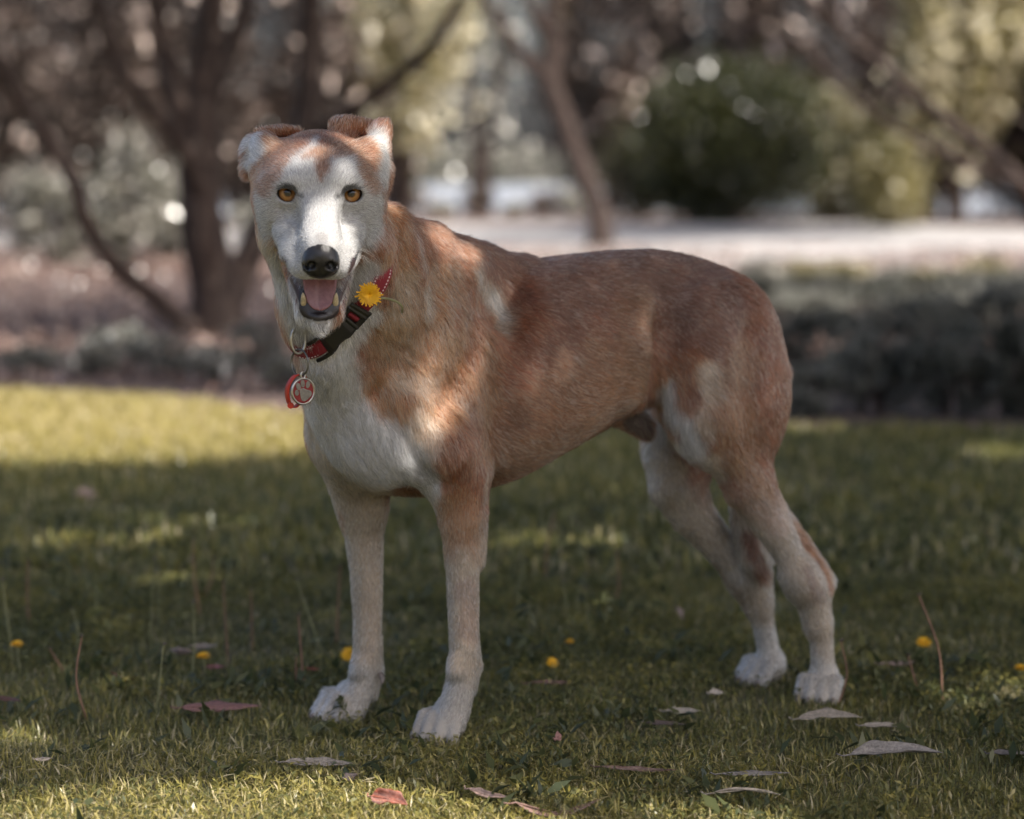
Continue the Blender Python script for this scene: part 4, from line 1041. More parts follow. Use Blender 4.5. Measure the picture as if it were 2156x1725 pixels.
tri = np.concatenate([DF[:, [0, 1, 2]], DF[:, [0, 2, 3]]])
A, B_, C_ = DV[tri[:, 0]], DV[tri[:, 1]], DV[tri[:, 2]]
nrm = np.cross(B_ - A, C_ - A); area = np.linalg.norm(nrm, axis=1) * 0.5
vn = np.zeros_like(DV)
for k in range(3): np.add.at(vn, tri[:, k], nrm)
vn /= np.linalg.norm(vn, axis=1)[:, None] + 1e-12
cen = (A + B_ + C_) / 3
dens = np.full(len(tri), 52.0)
hd = np.linalg.norm(cen - HE, axis=1)
dens *= np.where(hd < 0.13, 2.4, 1.0)
facing = ((EYE - cen) * (nrm / (2 * area[:, None] + 1e-12))).sum(1) / np.linalg.norm(EYE - cen, axis=1)
dens *= np.where(facing > -0.25, 1.0, 0.45)
lipdark = (vcol.max(1) < 0.06) & (np.linalg.norm(DV - HE, axis=1) < 0.19) & (((DV - HE) @ HM[2]) < -0.035)
bt = vbare[tri] + lipdark[tri]
dens[(bt > 0).any(1)] = 0
dens[cen[:, 2] < 0.006] = 0
cm = np.linalg.norm(cen - cc, axis=1) < 0.16; cd = np.full(len(cen), 9.0)
for x_ in LOOP3: cd[cm] = np.minimum(cd[cm], np.linalg.norm(cen[cm] - x_, axis=1))
shv = sheet(cen); dens[(cd < 0.010) & ~((shv[:, 1] < 575) & (shv[:, 0] > 740))] = 0
expect = area * 1e4 * dens
NH = int(expect.sum())
cdf = np.cumsum(expect); cdf /= cdf[-1]
ti = np.searchsorted(cdf, rng.random(NH))
r1 = np.sqrt(rng.random(NH)); r2 = rng.random(NH)
w0, w1, w2 = 1 - r1, r1 * (1 - r2), r1 * r2
T3 = tri[ti]
root = DV[T3[:, 0]] * w0[:, None] + DV[T3[:, 1]] * w1[:, None] + DV[T3[:, 2]] * w2[:, None]
rn = vn[T3[:, 0]] * w0[:, None] + vn[T3[:, 1]] * w1[:, None] + vn[T3[:, 2]] * w2[:, None]
rn /= np.linalg.norm(rn, axis=1)[:, None]
fd = np.zeros((NH, 3)); fl = np.zeros(NH); ff = np.zeros(NH); ws = np.zeros(NH)
for gp_, gd_, gl_, gf_ in GUIDE:
    w = 1.0 / (((root - gp_) ** 2).sum(1) + 0.0002) ** 2
    fd += w[:, None] * gd_; fl += w * gl_; ff += w * gf_; ws += w
fd /= np.linalg.norm(fd, axis=1)[:, None] + 1e-9; fl /= ws; ff /= ws
t0 = fd - rn * (fd * rn).sum(1)[:, None]; t0 /= np.linalg.norm(t0, axis=1)[:, None] + 1e-9
anis = root - t0 * ((root * t0).sum(1) * 0.80)[:, None]
streak = 0.6 * vnoise(anis, 240, 41) + 0.4 * vnoise(anis, 520, 42)
# locks: neighbouring hairs lean together
body_w = np.where(np.linalg.norm(root - HE, axis=1) < 0.12, 0.45, 1.0) * np.clip((fl - 0.7) / 1.3, 0.22, 1.3)
lean = np.stack([vnoise(root, 70, 11), vnoise(root, 70, 12), vnoise(root, 70, 13)], 1) * 0.30 + np.stack([vnoise(root, 170, 14), vnoise(root, 170, 15), vnoise(root, 170, 16)], 1) * 0.28
fd = fd + lean * body_w[:, None] + rng.normal(0, 0.11, (NH, 3))
tg = fd - rn * (fd * rn).sum(1)[:, None]
tg /= np.linalg.norm(tg, axis=1)[:, None] + 1e-9
for e_ in EYES: fl *= 1 - 0.45 * smooth01((0.026 - np.linalg.norm(root - e_, axis=1)) / 0.008)
fl *= np.where((cd[ti] < 0.022) & ((root - cc) @ CNN > 0), 0.55, 1.0)
L = fl * 0.01 * rng.uniform(0.65, 1.15, NH)
lift = np.clip(ff + 0.10 * streak + rng.normal(0, 0.07, NH) + 0.10 * vnoise(root, 90, 21) * body_w, 0.10, 0.9)
d0 = tg * np.cos(lift * 1.5)[:, None] + rn * np.sin(lift * 1.5)[:, None]
d1 = tg * np.cos(lift * 0.75)[:, None] + rn * np.sin(lift * 0.75)[:, None]
d2 = tg * np.cos(lift * 0.15)[:, None] + rn * np.sin(lift * 0.15)[:, None]
K = 4
pts = np.empty((NH, K, 3), np.float32)
pts[:, 0] = root - rn * 0.0008
pts[:, 1] = pts[:, 0] + d0 * (L * 0.33)[:, None]
pts[:, 2] = pts[:, 1] + d1 * (L * 0.34)[:, None]
pts[:, 3] = pts[:, 2] + d2 * (L * 0.33)[:, None]
# colour of each hair: coat, lighter and darker hairs, frosted white hairs on the old dog's back
hc = coat(root + rng.normal(0, 0.0026, (NH, 3)))
ed = eye_dark(root); hc += (BLACK - hc) * (ed * 0.92)[:, None]
hc *= np.exp(rng.normal(0, 0.36, NH) + 0.42 * streak)[:, None]
lum = hc.mean(1)
frost = np.clip(0.18 + 0.16 * vnoise(root, 40, 31) + 0.16 * vnoise(root, 130, 32), 0.02, 0.6) * (lum < 0.33)
fw = (rng.random(NH) < frost) & (ed < 0.1)
hc[fw] = hc[fw] * 0.35 + np.array([0.48, 0.44, 0.41]) * 0.65
darkh = (rng.random(NH) < 0.10) & (lum < 0.30)
hc[darkh] *= 0.55
hc = np.clip(hc, 0.004, 0.86)
cu = bpy.data.hair_curves.new('fur')
cu.add_curves([K] * NH)
cu.attributes['position'].data.foreach_set('vector', (pts - DOG_OFF.astype(np.float32)).ravel())
ra = cu.attributes.get('radius') or cu.attributes.new('radius', 'FLOAT', 'POINT')
hw = np.where(hd[ti] < 0.13, 0.00017, 0.00026)
rad4 = hw[:, None] * np.array([1.0, 0.95, 0.75, 0.2])[None]
ra.data.foreach_set('value', rad4.astype(np.float32).ravel())
ca = cu.attributes.new('hair_colour', 'FLOAT_COLOR', 'CURVE')
ca.data.foreach_set('color', np.concatenate([hc, np.ones((NH, 1))], 1).astype(np.float32).ravel())
t = NT('dog_fur')
at = t.n('ShaderNodeAttribute', attribute_name='hair_colour')
hb = t.n('ShaderNodeBsdfHairPrincipled'); hb.model = 'CHIANG'; hb.parametrization = 'COLOR'
t.l(at.outputs['Color'], hb.inputs['Color'])
hb.inputs['Roughness'].default_value = 0.45; hb.inputs['Radial Roughness'].default_value = 0.55; hb.inputs['Coat'].default_value = 0.0
hb.inputs['Random Roughness'].default_value = 0.1
t.l(hb.outputs['BSDF'], t.t.nodes['Material Output'].inputs['Surface'])
cu.materials.append(t.m)
fur = link(bpy.data.objects.new('fur', cu), dog)
# ------------------------------------------------------------------ eyes, tongue, teeth, claws, whiskers
def look_rot(d):
    return Vector(d).to_track_quat('Z', 'Y').to_euler()
t = NT('dog_eye')
tc = t.n('ShaderNodeTexCoord'); sp = t.n('ShaderNodeSeparateXYZ'); t.l(tc.outputs['Object'], sp.inputs[0])
cb = t.n('ShaderNodeCombineXYZ'); t.l(sp.outputs['X'], cb.inputs['X']); t.l(sp.outputs['Y'], cb.inputs['Y'])
ln = t.n('ShaderNodeVectorMath', operation='LENGTH'); t.l(cb.outputs[0], ln.inputs[0])
rad_ = t.n('ShaderNodeMath', operation='DIVIDE'); t.l(ln.outputs['Value'], rad_.inputs[0]); rad_.inputs[1].default_value = 0.0152
nz = t.noise(260, 3)
ad = t.n('ShaderNodeMath', operation='MULTIPLY_ADD'); t.l(nz, ad.inputs[0]); ad.inputs[1].default_value = 0.10; t.l(rad_.outputs[0], ad.inputs[2])
colr = t.ramp(ad.outputs[0], [(0.0, (0.004, 0.004, 0.005)), (0.30, (0.006, 0.005, 0.005)), (0.36, (0.10, 0.035, 0.008)), (0.48, (0.36, 0.18, 0.055)), (0.68, (0.26, 0.115, 0.03)), (0.80, (0.05, 0.02, 0.008)), (0.88, (0.012, 0.008, 0.006))])
t.l(colr, t.b.inputs['Base Color']); t.set(Roughness=0.06); t.b.inputs['Specular IOR Level'].default_value = 0.7
EYEM = t.m
def uv_ball(name, rad, seg, ring, mat, parent):
    V, F = [], []
    for i in range(ring + 1):
        th = math.pi * i / ring
        for j in range(seg):
            ph = 2 * math.pi * j / seg
            V.append((rad * math.sin(th) * math.cos(ph), rad * math.sin(th) * math.sin(ph), rad * math.cos(th)))
    for i in range(ring):
        for j in range(seg):
            F.append((i * seg + j, (i + 1) * seg + j, (i + 1) * seg + (j + 1) % seg, i * seg + (j + 1) % seg))
    return mesh_obj(name, V, F, mat, parent)
for e in EYES:
    o = uv_ball('eye', 0.0158, 32, 20, EYEM, dog)
    o.location = Vector(e - DOG_OFF); o.rotation_euler = look_rot(EYE + np.array([0, 0, 0.02]) - e)
# tongue
st_ = np.array([[0, 0.5, -6.4, 2.3, 0.5], [0, 2.2, -7.0, 2.5, 0.55], [0.05, 4.0, -8.6, 2.4, 0.55], [0.05, 5.6, -10.7, 2.05, 0.5], [0.05, 6.6, -12.1, 1.65, 0.42], [0.05, 7.2, -12.75, 1.0, 0.32], [0.05, 7.4, -12.95, 0.2, 0.12]])
st_ = spline(st_, 26)
V, F = [], []; NS = 28
for k, (r_, f_, u_, w_, h_) in enumerate(st_):
    tn = st_[min(k + 1, 25)][1:3] - st_[max(k - 1, 0)][1:3]; tn = tn / np.linalg.norm(tn)
    nf, nu = -tn[1], tn[0]        # upper side
    for j in range(NS):
        a = 2 * math.pi * j / NS; cx, sy = math.cos(a), math.sin(a)
        xx = w_ * cx; hh = h_ * sy
        if sy > 0: hh += 0.22 * (abs(cx) ** 2) * h_ - 0.55 * h_ * math.exp(-(cx / 0.12) ** 2)
        hh += 0.35 * abs(cx) ** 2.5 * min(1, w_ / 1.5)
        V.append(hp(r_ + xx, f_ + nf * hh, u_ + nu * hh) - DOG_OFF)
for k in range(25):
    for j in range(NS):
        F.append((k * NS + j, k * NS + (j + 1) % NS, (k + 1) * NS + (j + 1) % NS, (k + 1) * NS + j))
t = NT('dog_tongue'); f_ = t.noise(180, 3)
t.l(t.ramp(f_, [(0.3, (0.20, 0.078, 0.088)), (0.7, (0.29, 0.135, 0.145))]), t.b.inputs['Base Color'])
t.set(Roughness=0.30); t.b.inputs['Subsurface Weight'].default_value = 0.15; t.b.inputs['Subsurface Radius'].default_value = (0.004, 0.002, 0.001)
t.bump(t.noise(900, 2), 0.25, 0.0006)
mesh_obj('tongue', V, F, t.m, dog)
TOOTH = plain('dog_tooth', (0.52, 0.42, 0.26), 0.3, 0.5, noise=300)
for sg in (-1, 1):
    pth = [hp(sg * 1.95, 6.3, -12.9), hp(sg * 2.02, 6.75, -12.0), hp(sg * 2.10, 6.85, -11.1), hp(sg * 2.12, 6.7, -10.7)]
    V, F = tube(spline(pth, 9) - DOG_OFF, spline([[0.0042], [0.0040], [0.0025], [0.0006]], 9)[:, 0], 10)
    mesh_obj('tooth', V, F, TOOTH, dog)
for sg in (-1, 1):
    for q in range(3):
        x = sg * (0.35 + 0.45 * q)
        pth = [hp(x, 7.35 - 0.12 * q, -14.1 + 0.1 * q), hp(x, 7.55 - 0.12 * q, -13.5 + 0.1 * q), hp(x, 7.55 - 0.12 * q, -13.15 + 0.1 * q)]
        V, F = tube(spline(pth, 5) - DOG_OFF, [0.0022, 0.0022, 0.002, 0.0014, 0.0005], 8)
        mesh_obj('tooth', V, F, TOOTH, dog)
CLAW = plain('dog_claw', (0.17, 0.14, 0.12), 0.35, 0.5, noise=200)
def claws(cx, cy, ang, w=0.0225, L=0.046):
    d = np.array([math.cos(ang), math.sin(ang), 0]); n = np.array([-d[1], d[0], 0]); c = np.array([cx, cy, 0.0])
    for o, l in ((-1.25, 0.80), (-0.43, 1.0), (0.43, 1.0), (1.25, 0.80)):
        tip = c + n * o * w * 1.04 + d * L * l + np.array([0, 0, gz])
        pth = [tip + d * 0.004 + BZ * 0.002, tip + d * 0.010 + BZ * 0.001, tip + d * 0.014 - BZ * 0.004]
        V, F = tube(spline(pth, 6) - DOG_OFF, np.array([0.0034, 0.0034, 0.003, 0.0025, 0.0016, 0.0005]), 8)
        mesh_obj('claw', V, F, CLAW, dog)
claws(PA[0], PA[1] + 0.005, R(-118)); claws(PB[0], PB[1] + 0.005, R(-142), 0.0205)
claws(PC[0] - 0.004, PC[1] + 0.02, R(-112), 0.0205, 0.042); claws(PD[0] - 0.002, PD[1] + 0.012, R(-145), 0.0205, 0.044)
V, F = tube(spline([P(800, 1418, 3.43), P(805, 1430, 3.425), P(803, 1442, 3.42)], 7) - DOG_OFF, [0.004, 0.0045, 0.0045, 0.004, 0.0032, 0.002, 0.0006], 8)
mesh_obj('claw', V, F, CLAW, dog)
WHISK = plain('dog_whisker', (0.75, 0.72, 0.68), 0.4, 0.5)
for sg in (1,):
    for q in range(5):
        a0 = hp(sg * (2.6 + 0.15 * q), 8.6 - 1.0 * q, -4.5 - 0.15 * (q % 3))
        e = np.array([sg * (3.4 + 0.5 * q), -1.6, -0.4 - 0.55 * q]) * 0.01
        m_ = a0 + e * 0.55 + np.array([0, 0, 0.004])
        V, F = tube(spline([a0, m_, a0 + e - np.array([0, 0, 0.003])], 10) - DOG_OFF, np.linspace(0.00014, 0.00005, 10), 5)
        mesh_obj('whisker', V, F, WHISK, dog)

# ------------------------------------------------------------------ collar with buckle, rings and tags
def loop_at(deg, off):
    x = (deg % 360) / 2.0; i0 = int(x) % 180; f = x - int(x)
    r_ = LOOP[i0] * (1 - f) + LOOP[(i0 + 1) % 180] * f + off
    a_ = math.radians(deg); d_ = CE1 * math.cos(a_) + CE2 * math.sin(a_)
    return cc + d_ * r_, d_
LP = np.array([loop_at(d, 0.006)[0] for d in range(360)]); LS = sheet(LP)
front = np.array([(p - cc) @ (EYE - cc) for p in LP]) > -0.002
def deg_of(u, v):
    dd = ((LS - np.array([u, v])) ** 2).sum(1) + np.where(front, 0, 1e6)
    return int(np.argmin(dd))
collar = empty('dog_collar', LP.mean(0)); COFF = np.array(collar.location)
tag(collar, "red dog collar with black plastic buckle and metal tags round the dog's neck", 'collar')
CPH, SPH = math.cos(R(36)), math.sin(R(36))       # the neck widens towards the chest, so the strap lies as a cone
def sweep(degs, prof_fn, mat, name, parent=collar, close=False):
    """Sweep a cross-section [(outward, across)] along the collar loop."""
    V, F = [], []; n = len(degs)
    for k, dg in enumerate(degs):
        pr = prof_fn(k / max(n - 1, 1))
        for (o, w) in pr:
            p, d_ = loop_at(dg, 0.0)
            uu, vv_ = sheet(p)[0]; o = o - 0.014 * smooth01((585 - vv_) / 40)      # sinks into the ruff behind the cheek
            V.append(p + (d_ * CPH - CNN * SPH) * (o + 0.0015) + (d_ * SPH + CNN * CPH) * w - COFF)
    m = len(prof_fn(0))
    for k in range(n if close else n - 1):
        k2 = (k + 1) % n
        for j in range(m):
            F.append((k * m + j, k * m + (j + 1) % m, k2 * m + (j + 1) % m, k2 * m + j))
    if not close:
        F.append(tuple(range(m - 1, -1, -1))); F.append(tuple((n - 1) * m + j for j in range(m)))
    o = mesh_obj(name, V, F, mat, parent, smooth=False)
    return o
t = NT('collar_webbing')
wv = t.n('ShaderNodeTexWave'); wv.inputs['Scale'].default_value = 420; wv.inputs['Distortion'].default_value = 1.0
t.l(t.n('ShaderNodeTexCoord').outputs['Object'], wv.inputs['Vector'])
t.l(t.ramp(wv.outputs['Fac'], [(0.2, (0.16, 0.010, 0.018)), (0.8, (0.26, 0.018, 0.028))]), t.b.inputs['Base Color']); t.set(Roughness=0.7)
t.bump(wv.outputs['Fac'], 0.4, 0.0006)
WEB = t.m
BLK = plain('black_plastic', (0.010, 0.010, 0.011), 0.34, 0.5)
STEEL = plain('worn_steel', (0.40, 0.38, 0.34), 0.28, 0.5, 1.0, noise=120)
DARKSTEEL = plain('dark_steel', (0.16, 0.155, 0.145), 0.35, 0.5, 1.0, noise=120)
THREAD = plain('white_thread', (0.75, 0.72, 0.68), 0.7)
HWD = 0.0105
band = lambda o0, o1, w: [(o0, -w), (o1 - 0.0006, -w), (o1, -w * 0.85), (o1, w * 0.85), (o1 - 0.0006, w), (o0, w)]
strap = sweep(list(np.arange(0, 360, 2.0)), lambda s: band(0.003, 0.0058, HWD), WEB, 'strap', close=True)
def dashes(d0, d1, o, step=2.6, w=0.0006, rows=(-0.0078, 0.0078)):
    dg = d0
    while dg + 1.2 < d1:
        for rw in rows:
            sweep([dg, dg + 0.6, dg + 1.2], lambda s: [(o, rw - w), (o + 0.0007, rw - w), (o + 0.0007, rw + w), (o, rw + w)], THREAD, 'stitch', strap)
        dg += step
dA = deg_of(806, 590); dS = deg_of(763, 682); dB = deg_of(725, 712); dC = deg_of(690, 727); dE = deg_of(630, 700)
step_ = 1 if ((dC - dS + 540) % 360 - 180) > 0 else -1
def rel(d): return ((d - dS) * step_ + 540) % 360 - 180          # degrees along the collar from the slider towards the buckle
def dg_(r_): return dS + step_ * r_
rA, rB, rC, rE = rel(dA), rel(dB), rel(dC), rel(dE)
def rng_(a, b, n): return [dg_(x) for x in np.linspace(a, b, n)]
dashes(min(dg_(rA - 22), dg_(rA + 16)), max(dg_(rA - 22), dg_(rA + 16)), 0.0058)
dashes(min(dg_(rC + 6), dg_(rE)), max(dg_(rC + 6), dg_(rE)), 0.0058)
# slider with a window of webbing
for a_, b_ in ((-11.5, -7.0), (-7.0, -3.5), (3.6, 7.0)):
    sweep(rng_(a_, b_, 5), lambda s: band(0.0045, 0.0115 - 0.002 * abs(s - 0.5), 0.0150), BLK, 'slider_bar')
for sg in (-1, 1):
    sweep(rng_(-3.6, 3.7, 6), lambda s: [(0.0045, sg * 0.0105 - 0.0028), (0.0105, sg * 0.0105 - 0.0028), (0.0105, sg * 0.0123 + 0.0028), (0.0045, sg * 0.0123 + 0.0028)], BLK, 'slider_bar')
sweep(rng_(-3.2, 3.2, 6), lambda s: band(0.006, 0.0098 - 0.004 * (2 * s - 1) ** 2, 0.0082), WEB, 'webbing_fold')
# side-release buckle: body with a waist, then the two prongs
def body_prof(s):
    w = np.interp(s, [0, 0.3, 0.42, 0.62, 0.8, 1.0], [0.0150, 0.0150, 0.0128, 0.0125, 0.0165, 0.0168])
    o = np.interp(s, [0, 0.15, 0.8, 1.0], [0.010, 0.0125, 0.0120, 0.0085])
    return [(0.0045, -w), (o - 0.002, -w), (o, -w * 0.8), (o, w * 0.8), (o - 0.002, w), (0.0045, w)]
bk = sweep(rng_(7.6, rC + 1, 18), body_prof, BLK, 'buckle')
for sg, ext in ((-1, 12), (1, 12)):
    sweep(rng_(rC - 2, rC + ext, 8), lambda s: [(0.0048, sg * 0.0150 - 0.0022), (0.0100 - 0.002 * s, sg * 0.0150 - 0.0022), (0.0100 - 0.002 * s, sg * 0.0150 + 0.0022), (0.0048, sg * 0.0150 + 0.0022)], BLK, 'buckle_prong')
sweep(rng_(rC + 1.5, rC + 9, 6), lambda s: band(0.0055, 0.0092 - 0.002 * s, 0.0090), WEB, 'webbing_fold')
# rings: plane given by a right vector and up
def ring(name, c, ex, ey, rx, ry, wire, mat, flat=0.0, sides=10, n=40, parent=collar):
    ang = np.linspace(0, 2 * math.pi, n, endpoint=False); V, F = [], []
    nz_ = np.cross(ex, ey)
    ring_p = [c + ex * rx * math.cos(a) + ey * ry * math.sin(a) for a in ang]
    for k in range(n):
        tg_ = ring_p[(k + 1) % n] - ring_p[k - 1]; tg_ /= np.linalg.norm(tg_); s1 = np.cross(tg_, nz_)
        for j in range(sides):
            b = 2 * math.pi * j / sides
            V.append(ring_p[k] + wire * (math.cos(b) * s1 + math.sin(b) * nz_) - COFF)
    for k in range(n):
        for j in range(sides):
            F.append((k * sides + j, k * sides + (j + 1) % sides, ((k + 1) % n) * sides + (j + 1) % sides, ((k + 1) % n) * sides + j))
    return mesh_obj(name, V, F, mat, parent)
ydr = loop_at(dg_(rE), 0.012)[0][1] - 0.030
def facing(yaw):  # unit right vector in the ground plane
    return np.array([math.cos(R(yaw)), math.sin(R(yaw)), 0.0])
UPV = np.array([0, 0, 1.0])
px = ydr / FPX
ring('d_ring', P(628, 716, ydr), facing(20), UPV, 15.5 * px, 29 * px, 0.0019, STEEL)
ring('split_ring', P(631, 764, ydr - 0.006), facing(-38), UPV, 24 * px, 28 * px, 0.0014, DARKSTEEL)
# round tag with a paw print
TC = P(638, 824, ydr - 0.012); TX = facing(36); TN = np.array([TX[1], -TX[0], 0.0])
RT = 29.0 * px
def disc(name, c, rx, ry, th, mat, parent, ax=TX, ay=UPV, an=TN, n=40, rot=0.0, shape=None):
    V, F = [], []
    cr, sr = math.cos(rot), math.sin(rot)
    for lay, sc_ in ((0, 1.0), (th * 0.7, 1.0), (th, 0.93)):
        for k in range(n):
            a = 2 * math.pi * k / n; m_ = 1.0 if shape is None else shape(a)
            x, y = rx * m_ * sc_ * math.cos(a), ry * m_ * sc_ * math.sin(a)
            V.append(c + ax * (x * cr - y * sr) + ay * (x * sr + y * cr) + an * lay - COFF)
    for l in range(2):
        for k in range(n):
            F.append((l * n + k, l * n + (k + 1) % n, (l + 1) * n + (k + 1) % n, (l + 1) * n + k))
    F.append(tuple(2 * n + k for k in range(n))); F.append(tuple(range(n - 1, -1, -1)))
    return mesh_obj(name, V, F, mat, parent, smooth=False)
ENAMEL = plain('red_enamel', (0.19, 0.008, 0.014), 0.25, 0.5)
PADM = plain('tag_steel_pad', (0.22, 0.205, 0.185), 0.42, 0.4, 0.85, noise=200)
pet_tag = disc('paw_tag', TC - TN * 0.0012, RT, RT, 0.0016, STEEL, collar)
rim = ring('rim', TC, TX, UPV, RT * 0.93, RT * 0.93, 0.0017, STEEL, parent=pet_tag)
disc('enamel', TC + TN * 0.0003, RT * 0.86, RT * 0.86, 0.0006, ENAMEL, pet_tag)
for (x, y, a, b, ro) in ((-0.56, -0.08, .17, .22, .1), (-0.42, 0.36, .19, .28, .35), (-0.06, 0.56, .18, .29, .1), (0.38, 0.46, .18, .26, -.25)):
    disc('paw_pad', TC + TX * x * RT + UPV * y * RT + TN * 0.0010, a * RT, b * RT, 0.0004, PADM, pet_tag, n=20, rot=ro)
disc('paw_pad', TC + TX * 0.14 * RT - UPV * 0.24 * RT + TN * 0.0010, 0.48 * RT, 0.46 * RT, 0.0004, PADM, pet_tag, n=30, rot=-0.35, shape=lambda a: 1 - 0.16 * math.cos(3 * (a - math.pi / 2)) + 0.04 * math.cos(2 * a))
ring('tag_eyelet', TC + UPV * (RT + 0.0030), TX, UPV, 0.0032, 0.0042, 0.0013, STEEL)
# folded orange-red registration strip
STRIP = plain('strip_plastic', (0.50, 0.035, 0.012), 0.45, 0.4)
sx = facing(55); sn = facing(-35)
cen_s = P(626, 826, ydr - 0.004)
lp = spline([P(640, 792, ydr - 0.004) + 0 * sn, P(624, 790, ydr - 0.004), P(610, 806, ydr - 0.006), P(605, 826, ydr - 0.006), P(609, 848, ydr - 0.005), P(618, 858, ydr - 0.004), P(632, 846, ydr + 0.004), P(646, 826, ydr + 0.004), P(646, 806, ydr + 0.004), P(640, 793, ydr + 0.002)], 60)
V, F = [], []
wdir = np.array([0.62, -0.78, 0.0])
for k, p in enumerate(lp):
    tg_ = lp[min(k + 1, 59)] - lp[max(k - 1, 0)]; tg_ /= np.linalg.norm(tg_); nn = np.cross(tg_, wdir); nn /= np.linalg.norm(nn)
    for o, w in ((0, -0.0052), (0.0007, -0.0052), (0.0007, 0.0052), (0, 0.0052)):
        V.append(p + nn * o + wdir * w - COFF)
for k in range(59):
    for j in range(4):
        F.append((k * 4 + j, k * 4 + (j + 1) % 4, (k + 1) * 4 + (j + 1) % 4, (k + 1) * 4 + j))
strip = mesh_obj('registration_strip', V, F, STRIP, collar)
kn = P(612, 854, ydr - 0.008)
disc('rivet', kn, 0.0042, 0.0042, 0.002, STRIP, strip, ax=np.array([1.0, 0, 0]), an=np.array([0, -1.0, 0]), n=16)
fc = bpy.data.curves.new('strip_lettering', 'FONT'); fc.body = 'L 7500'; fc.size = 0.0085; fc.extrude = 0.00015; fc.align_x = 'CENTER'; fc.align_y = 'CENTER'
fc.materials.append(plain('strip_ink', (0.05, 0.008, 0.006), 0.6))
fo = link(bpy.data.objects.new('strip_lettering', fc), strip)
tpos = P(607, 830, ydr - 0.006); nrm_ = np.array([-0.78, -0.62, 0.0])
xa = np.array([0.06, 0.0, -1.0]); xa /= np.linalg.norm(xa)
ya = np.cross(nrm_, xa); M4 = Matrix(((xa[0], ya[0], nrm_[0], 0), (xa[1], ya[1], nrm_[1], 0), (xa[2], ya[2], nrm_[2], 0), (0, 0, 0, 1)))
fo.matrix_local = Matrix.Translation(Vector(tpos + nrm_ * 0.0016 - COFF)) @ M4
ml = fo.matrix_local.copy()
bpy.context.view_layer.update()
tm = bpy.data.meshes.new_from_object(fo.evaluated_get(bpy.context.evaluated_depsgraph_get()))
bpy.data.objects.remove(fo)
fo = link(bpy.data.objects.new('strip_lettering', tm), strip); fo.matrix_local = ml

# ------------------------------------------------------------------ dandelions
PETAL = NT('dandelion_petal')
PETAL.l(PETAL.ramp(PETAL.noise(150, 2), [(0.3, (0.74, 0.36, 0.008)), (0.7, (0.86, 0.50, 0.012))]), PETAL.b.inputs['Base Color']); PETAL.set(Roughness=0.6)
PETAL.b.inputs['Transmission Weight'].default_value = 0.0
PETAL = PETAL.m
STEMG = plain('dandelion_stem', (0.24, 0.235, 0.12), 0.55, noise=60)
STEMR = plain('reddish_stem', (0.27, 0.15, 0.10), 0.6, noise=60)
def flower_mesh(rad=0.016, n=95, seed=1):
    rg = np.random.default_rng(seed); V, F = [], []
    for i in range(n):
        q = (i + 0.5) / n; a = i * 2.39996
        ln_ = rad * (0.35 + 0.65 * q ** 0.6) * rg.uniform(0.9, 1.08); el = R(82) * (1 - q) ** 0.8 + R(rg.uniform(-4, 12))
        w = rad * 0.085 * (0.8 + 0.5 * q)
        d = np.array([math.cos(a), math.sin(a), 0.0]); s_ = np.array([-math.sin(a), math.cos(a), 0.0])
        b0 = d * rad * 0.08 * q; k0 = len(V)
        for tt in (0.0, 0.45, 0.85, 1.0):
            e2 = el * (1 - 0.45 * tt)
            p = b0 + (d * math.cos(e2) + np.array([0, 0, math.sin(e2)])) * ln_ * tt
            ww = w * (0.6, 0.95, 1.0, 0.55)[int(round(tt * 3 + 0.15)) if tt < 1 else 3]
            V += [p - s_ * ww, p + s_ * ww]
        for j in range(3):
            F.append((k0 + 2 * j, k0 + 2 * j + 1, k0 + 2 * j + 3, k0 + 2 * j + 2))
    return V, F
FLV, FLF = flower_mesh()
flm = mesh_obj('tmp', FLV, FLF, PETAL); FLM = flm.data; bpy.data.objects.remove(flm)
fpos, fdir = loop_at(deg_of(779, 620), 0.010)
fl = empty('dandelion', fpos); tag(fl, "yellow dandelion flower tucked under the dog's red collar", 'flower')
fh = link(bpy.data.objects.new('flower_head', FLM), fl)
fn = fdir * 0.55 + np.array([-0.15, -0.9, 0.1]); fn /= np.linalg.norm(fn)
fh.rotation_euler = look_rot(fn); fh.location = Vector(P(777, 620, fpos[1] - 0.012) - fpos); fh.scale = (1.03, 1.03, 1.0)
sh = [hit(795, 628), hit(815, 629), hit(838, 637), hit(847, 648), hit(846, 658)]
sh = [s_ + (EYE - s_) / np.linalg.norm(EYE - s_) * q_ for s_, q_ in zip(sh, (0.012, 0.022, 0.022, 0.018, 0.006)) if s_ is not None]
V, F = tube(spline(sh, 20) - fpos, 0.0016, 8); mesh_obj('stem', V, F, STEMG, fl)
# ------------------------------------------------------------------ grass
t = NT('grass_blade')
at = t.n('ShaderNodeAttribute', attribute_name='tint')
gr = t.ramp(at.outputs['Fac'], [(0.0, (0.052, 0.069, 0.034)), (0.28, (0.106, 0.120, 0.048)), (0.52, (0.198, 0.194, 0.066)), (0.75, (0.37, 0.315, 0.085)), (0.90, (0.47, 0.40, 0.17)), (1.0, (0.58, 0.50, 0.33))])
t.l(gr, t.b.inputs['Base Color']); t.set(Roughness=0.33); t.b.inputs['Specular IOR Level'].default_value = 0.45
tr = t.n('ShaderNodeBsdfTranslucent'); t.l(gr, tr.inputs['Color'])
ms = t.n('ShaderNodeMixShader'); ms.inputs['Fac'].default_value = 0.42
t.l(t.b.outputs['BSDF'], ms.inputs[1]); t.l(tr.outputs['BSDF'], ms.inputs[2]); t.l(ms.outputs['Shader'], t.t.nodes['Material Output'].inputs['Surface'])
GRASS = t.m
bedx = np.array([b[0] for b in bed_front]); bedy = np.array([b[1] for b in bed_front])
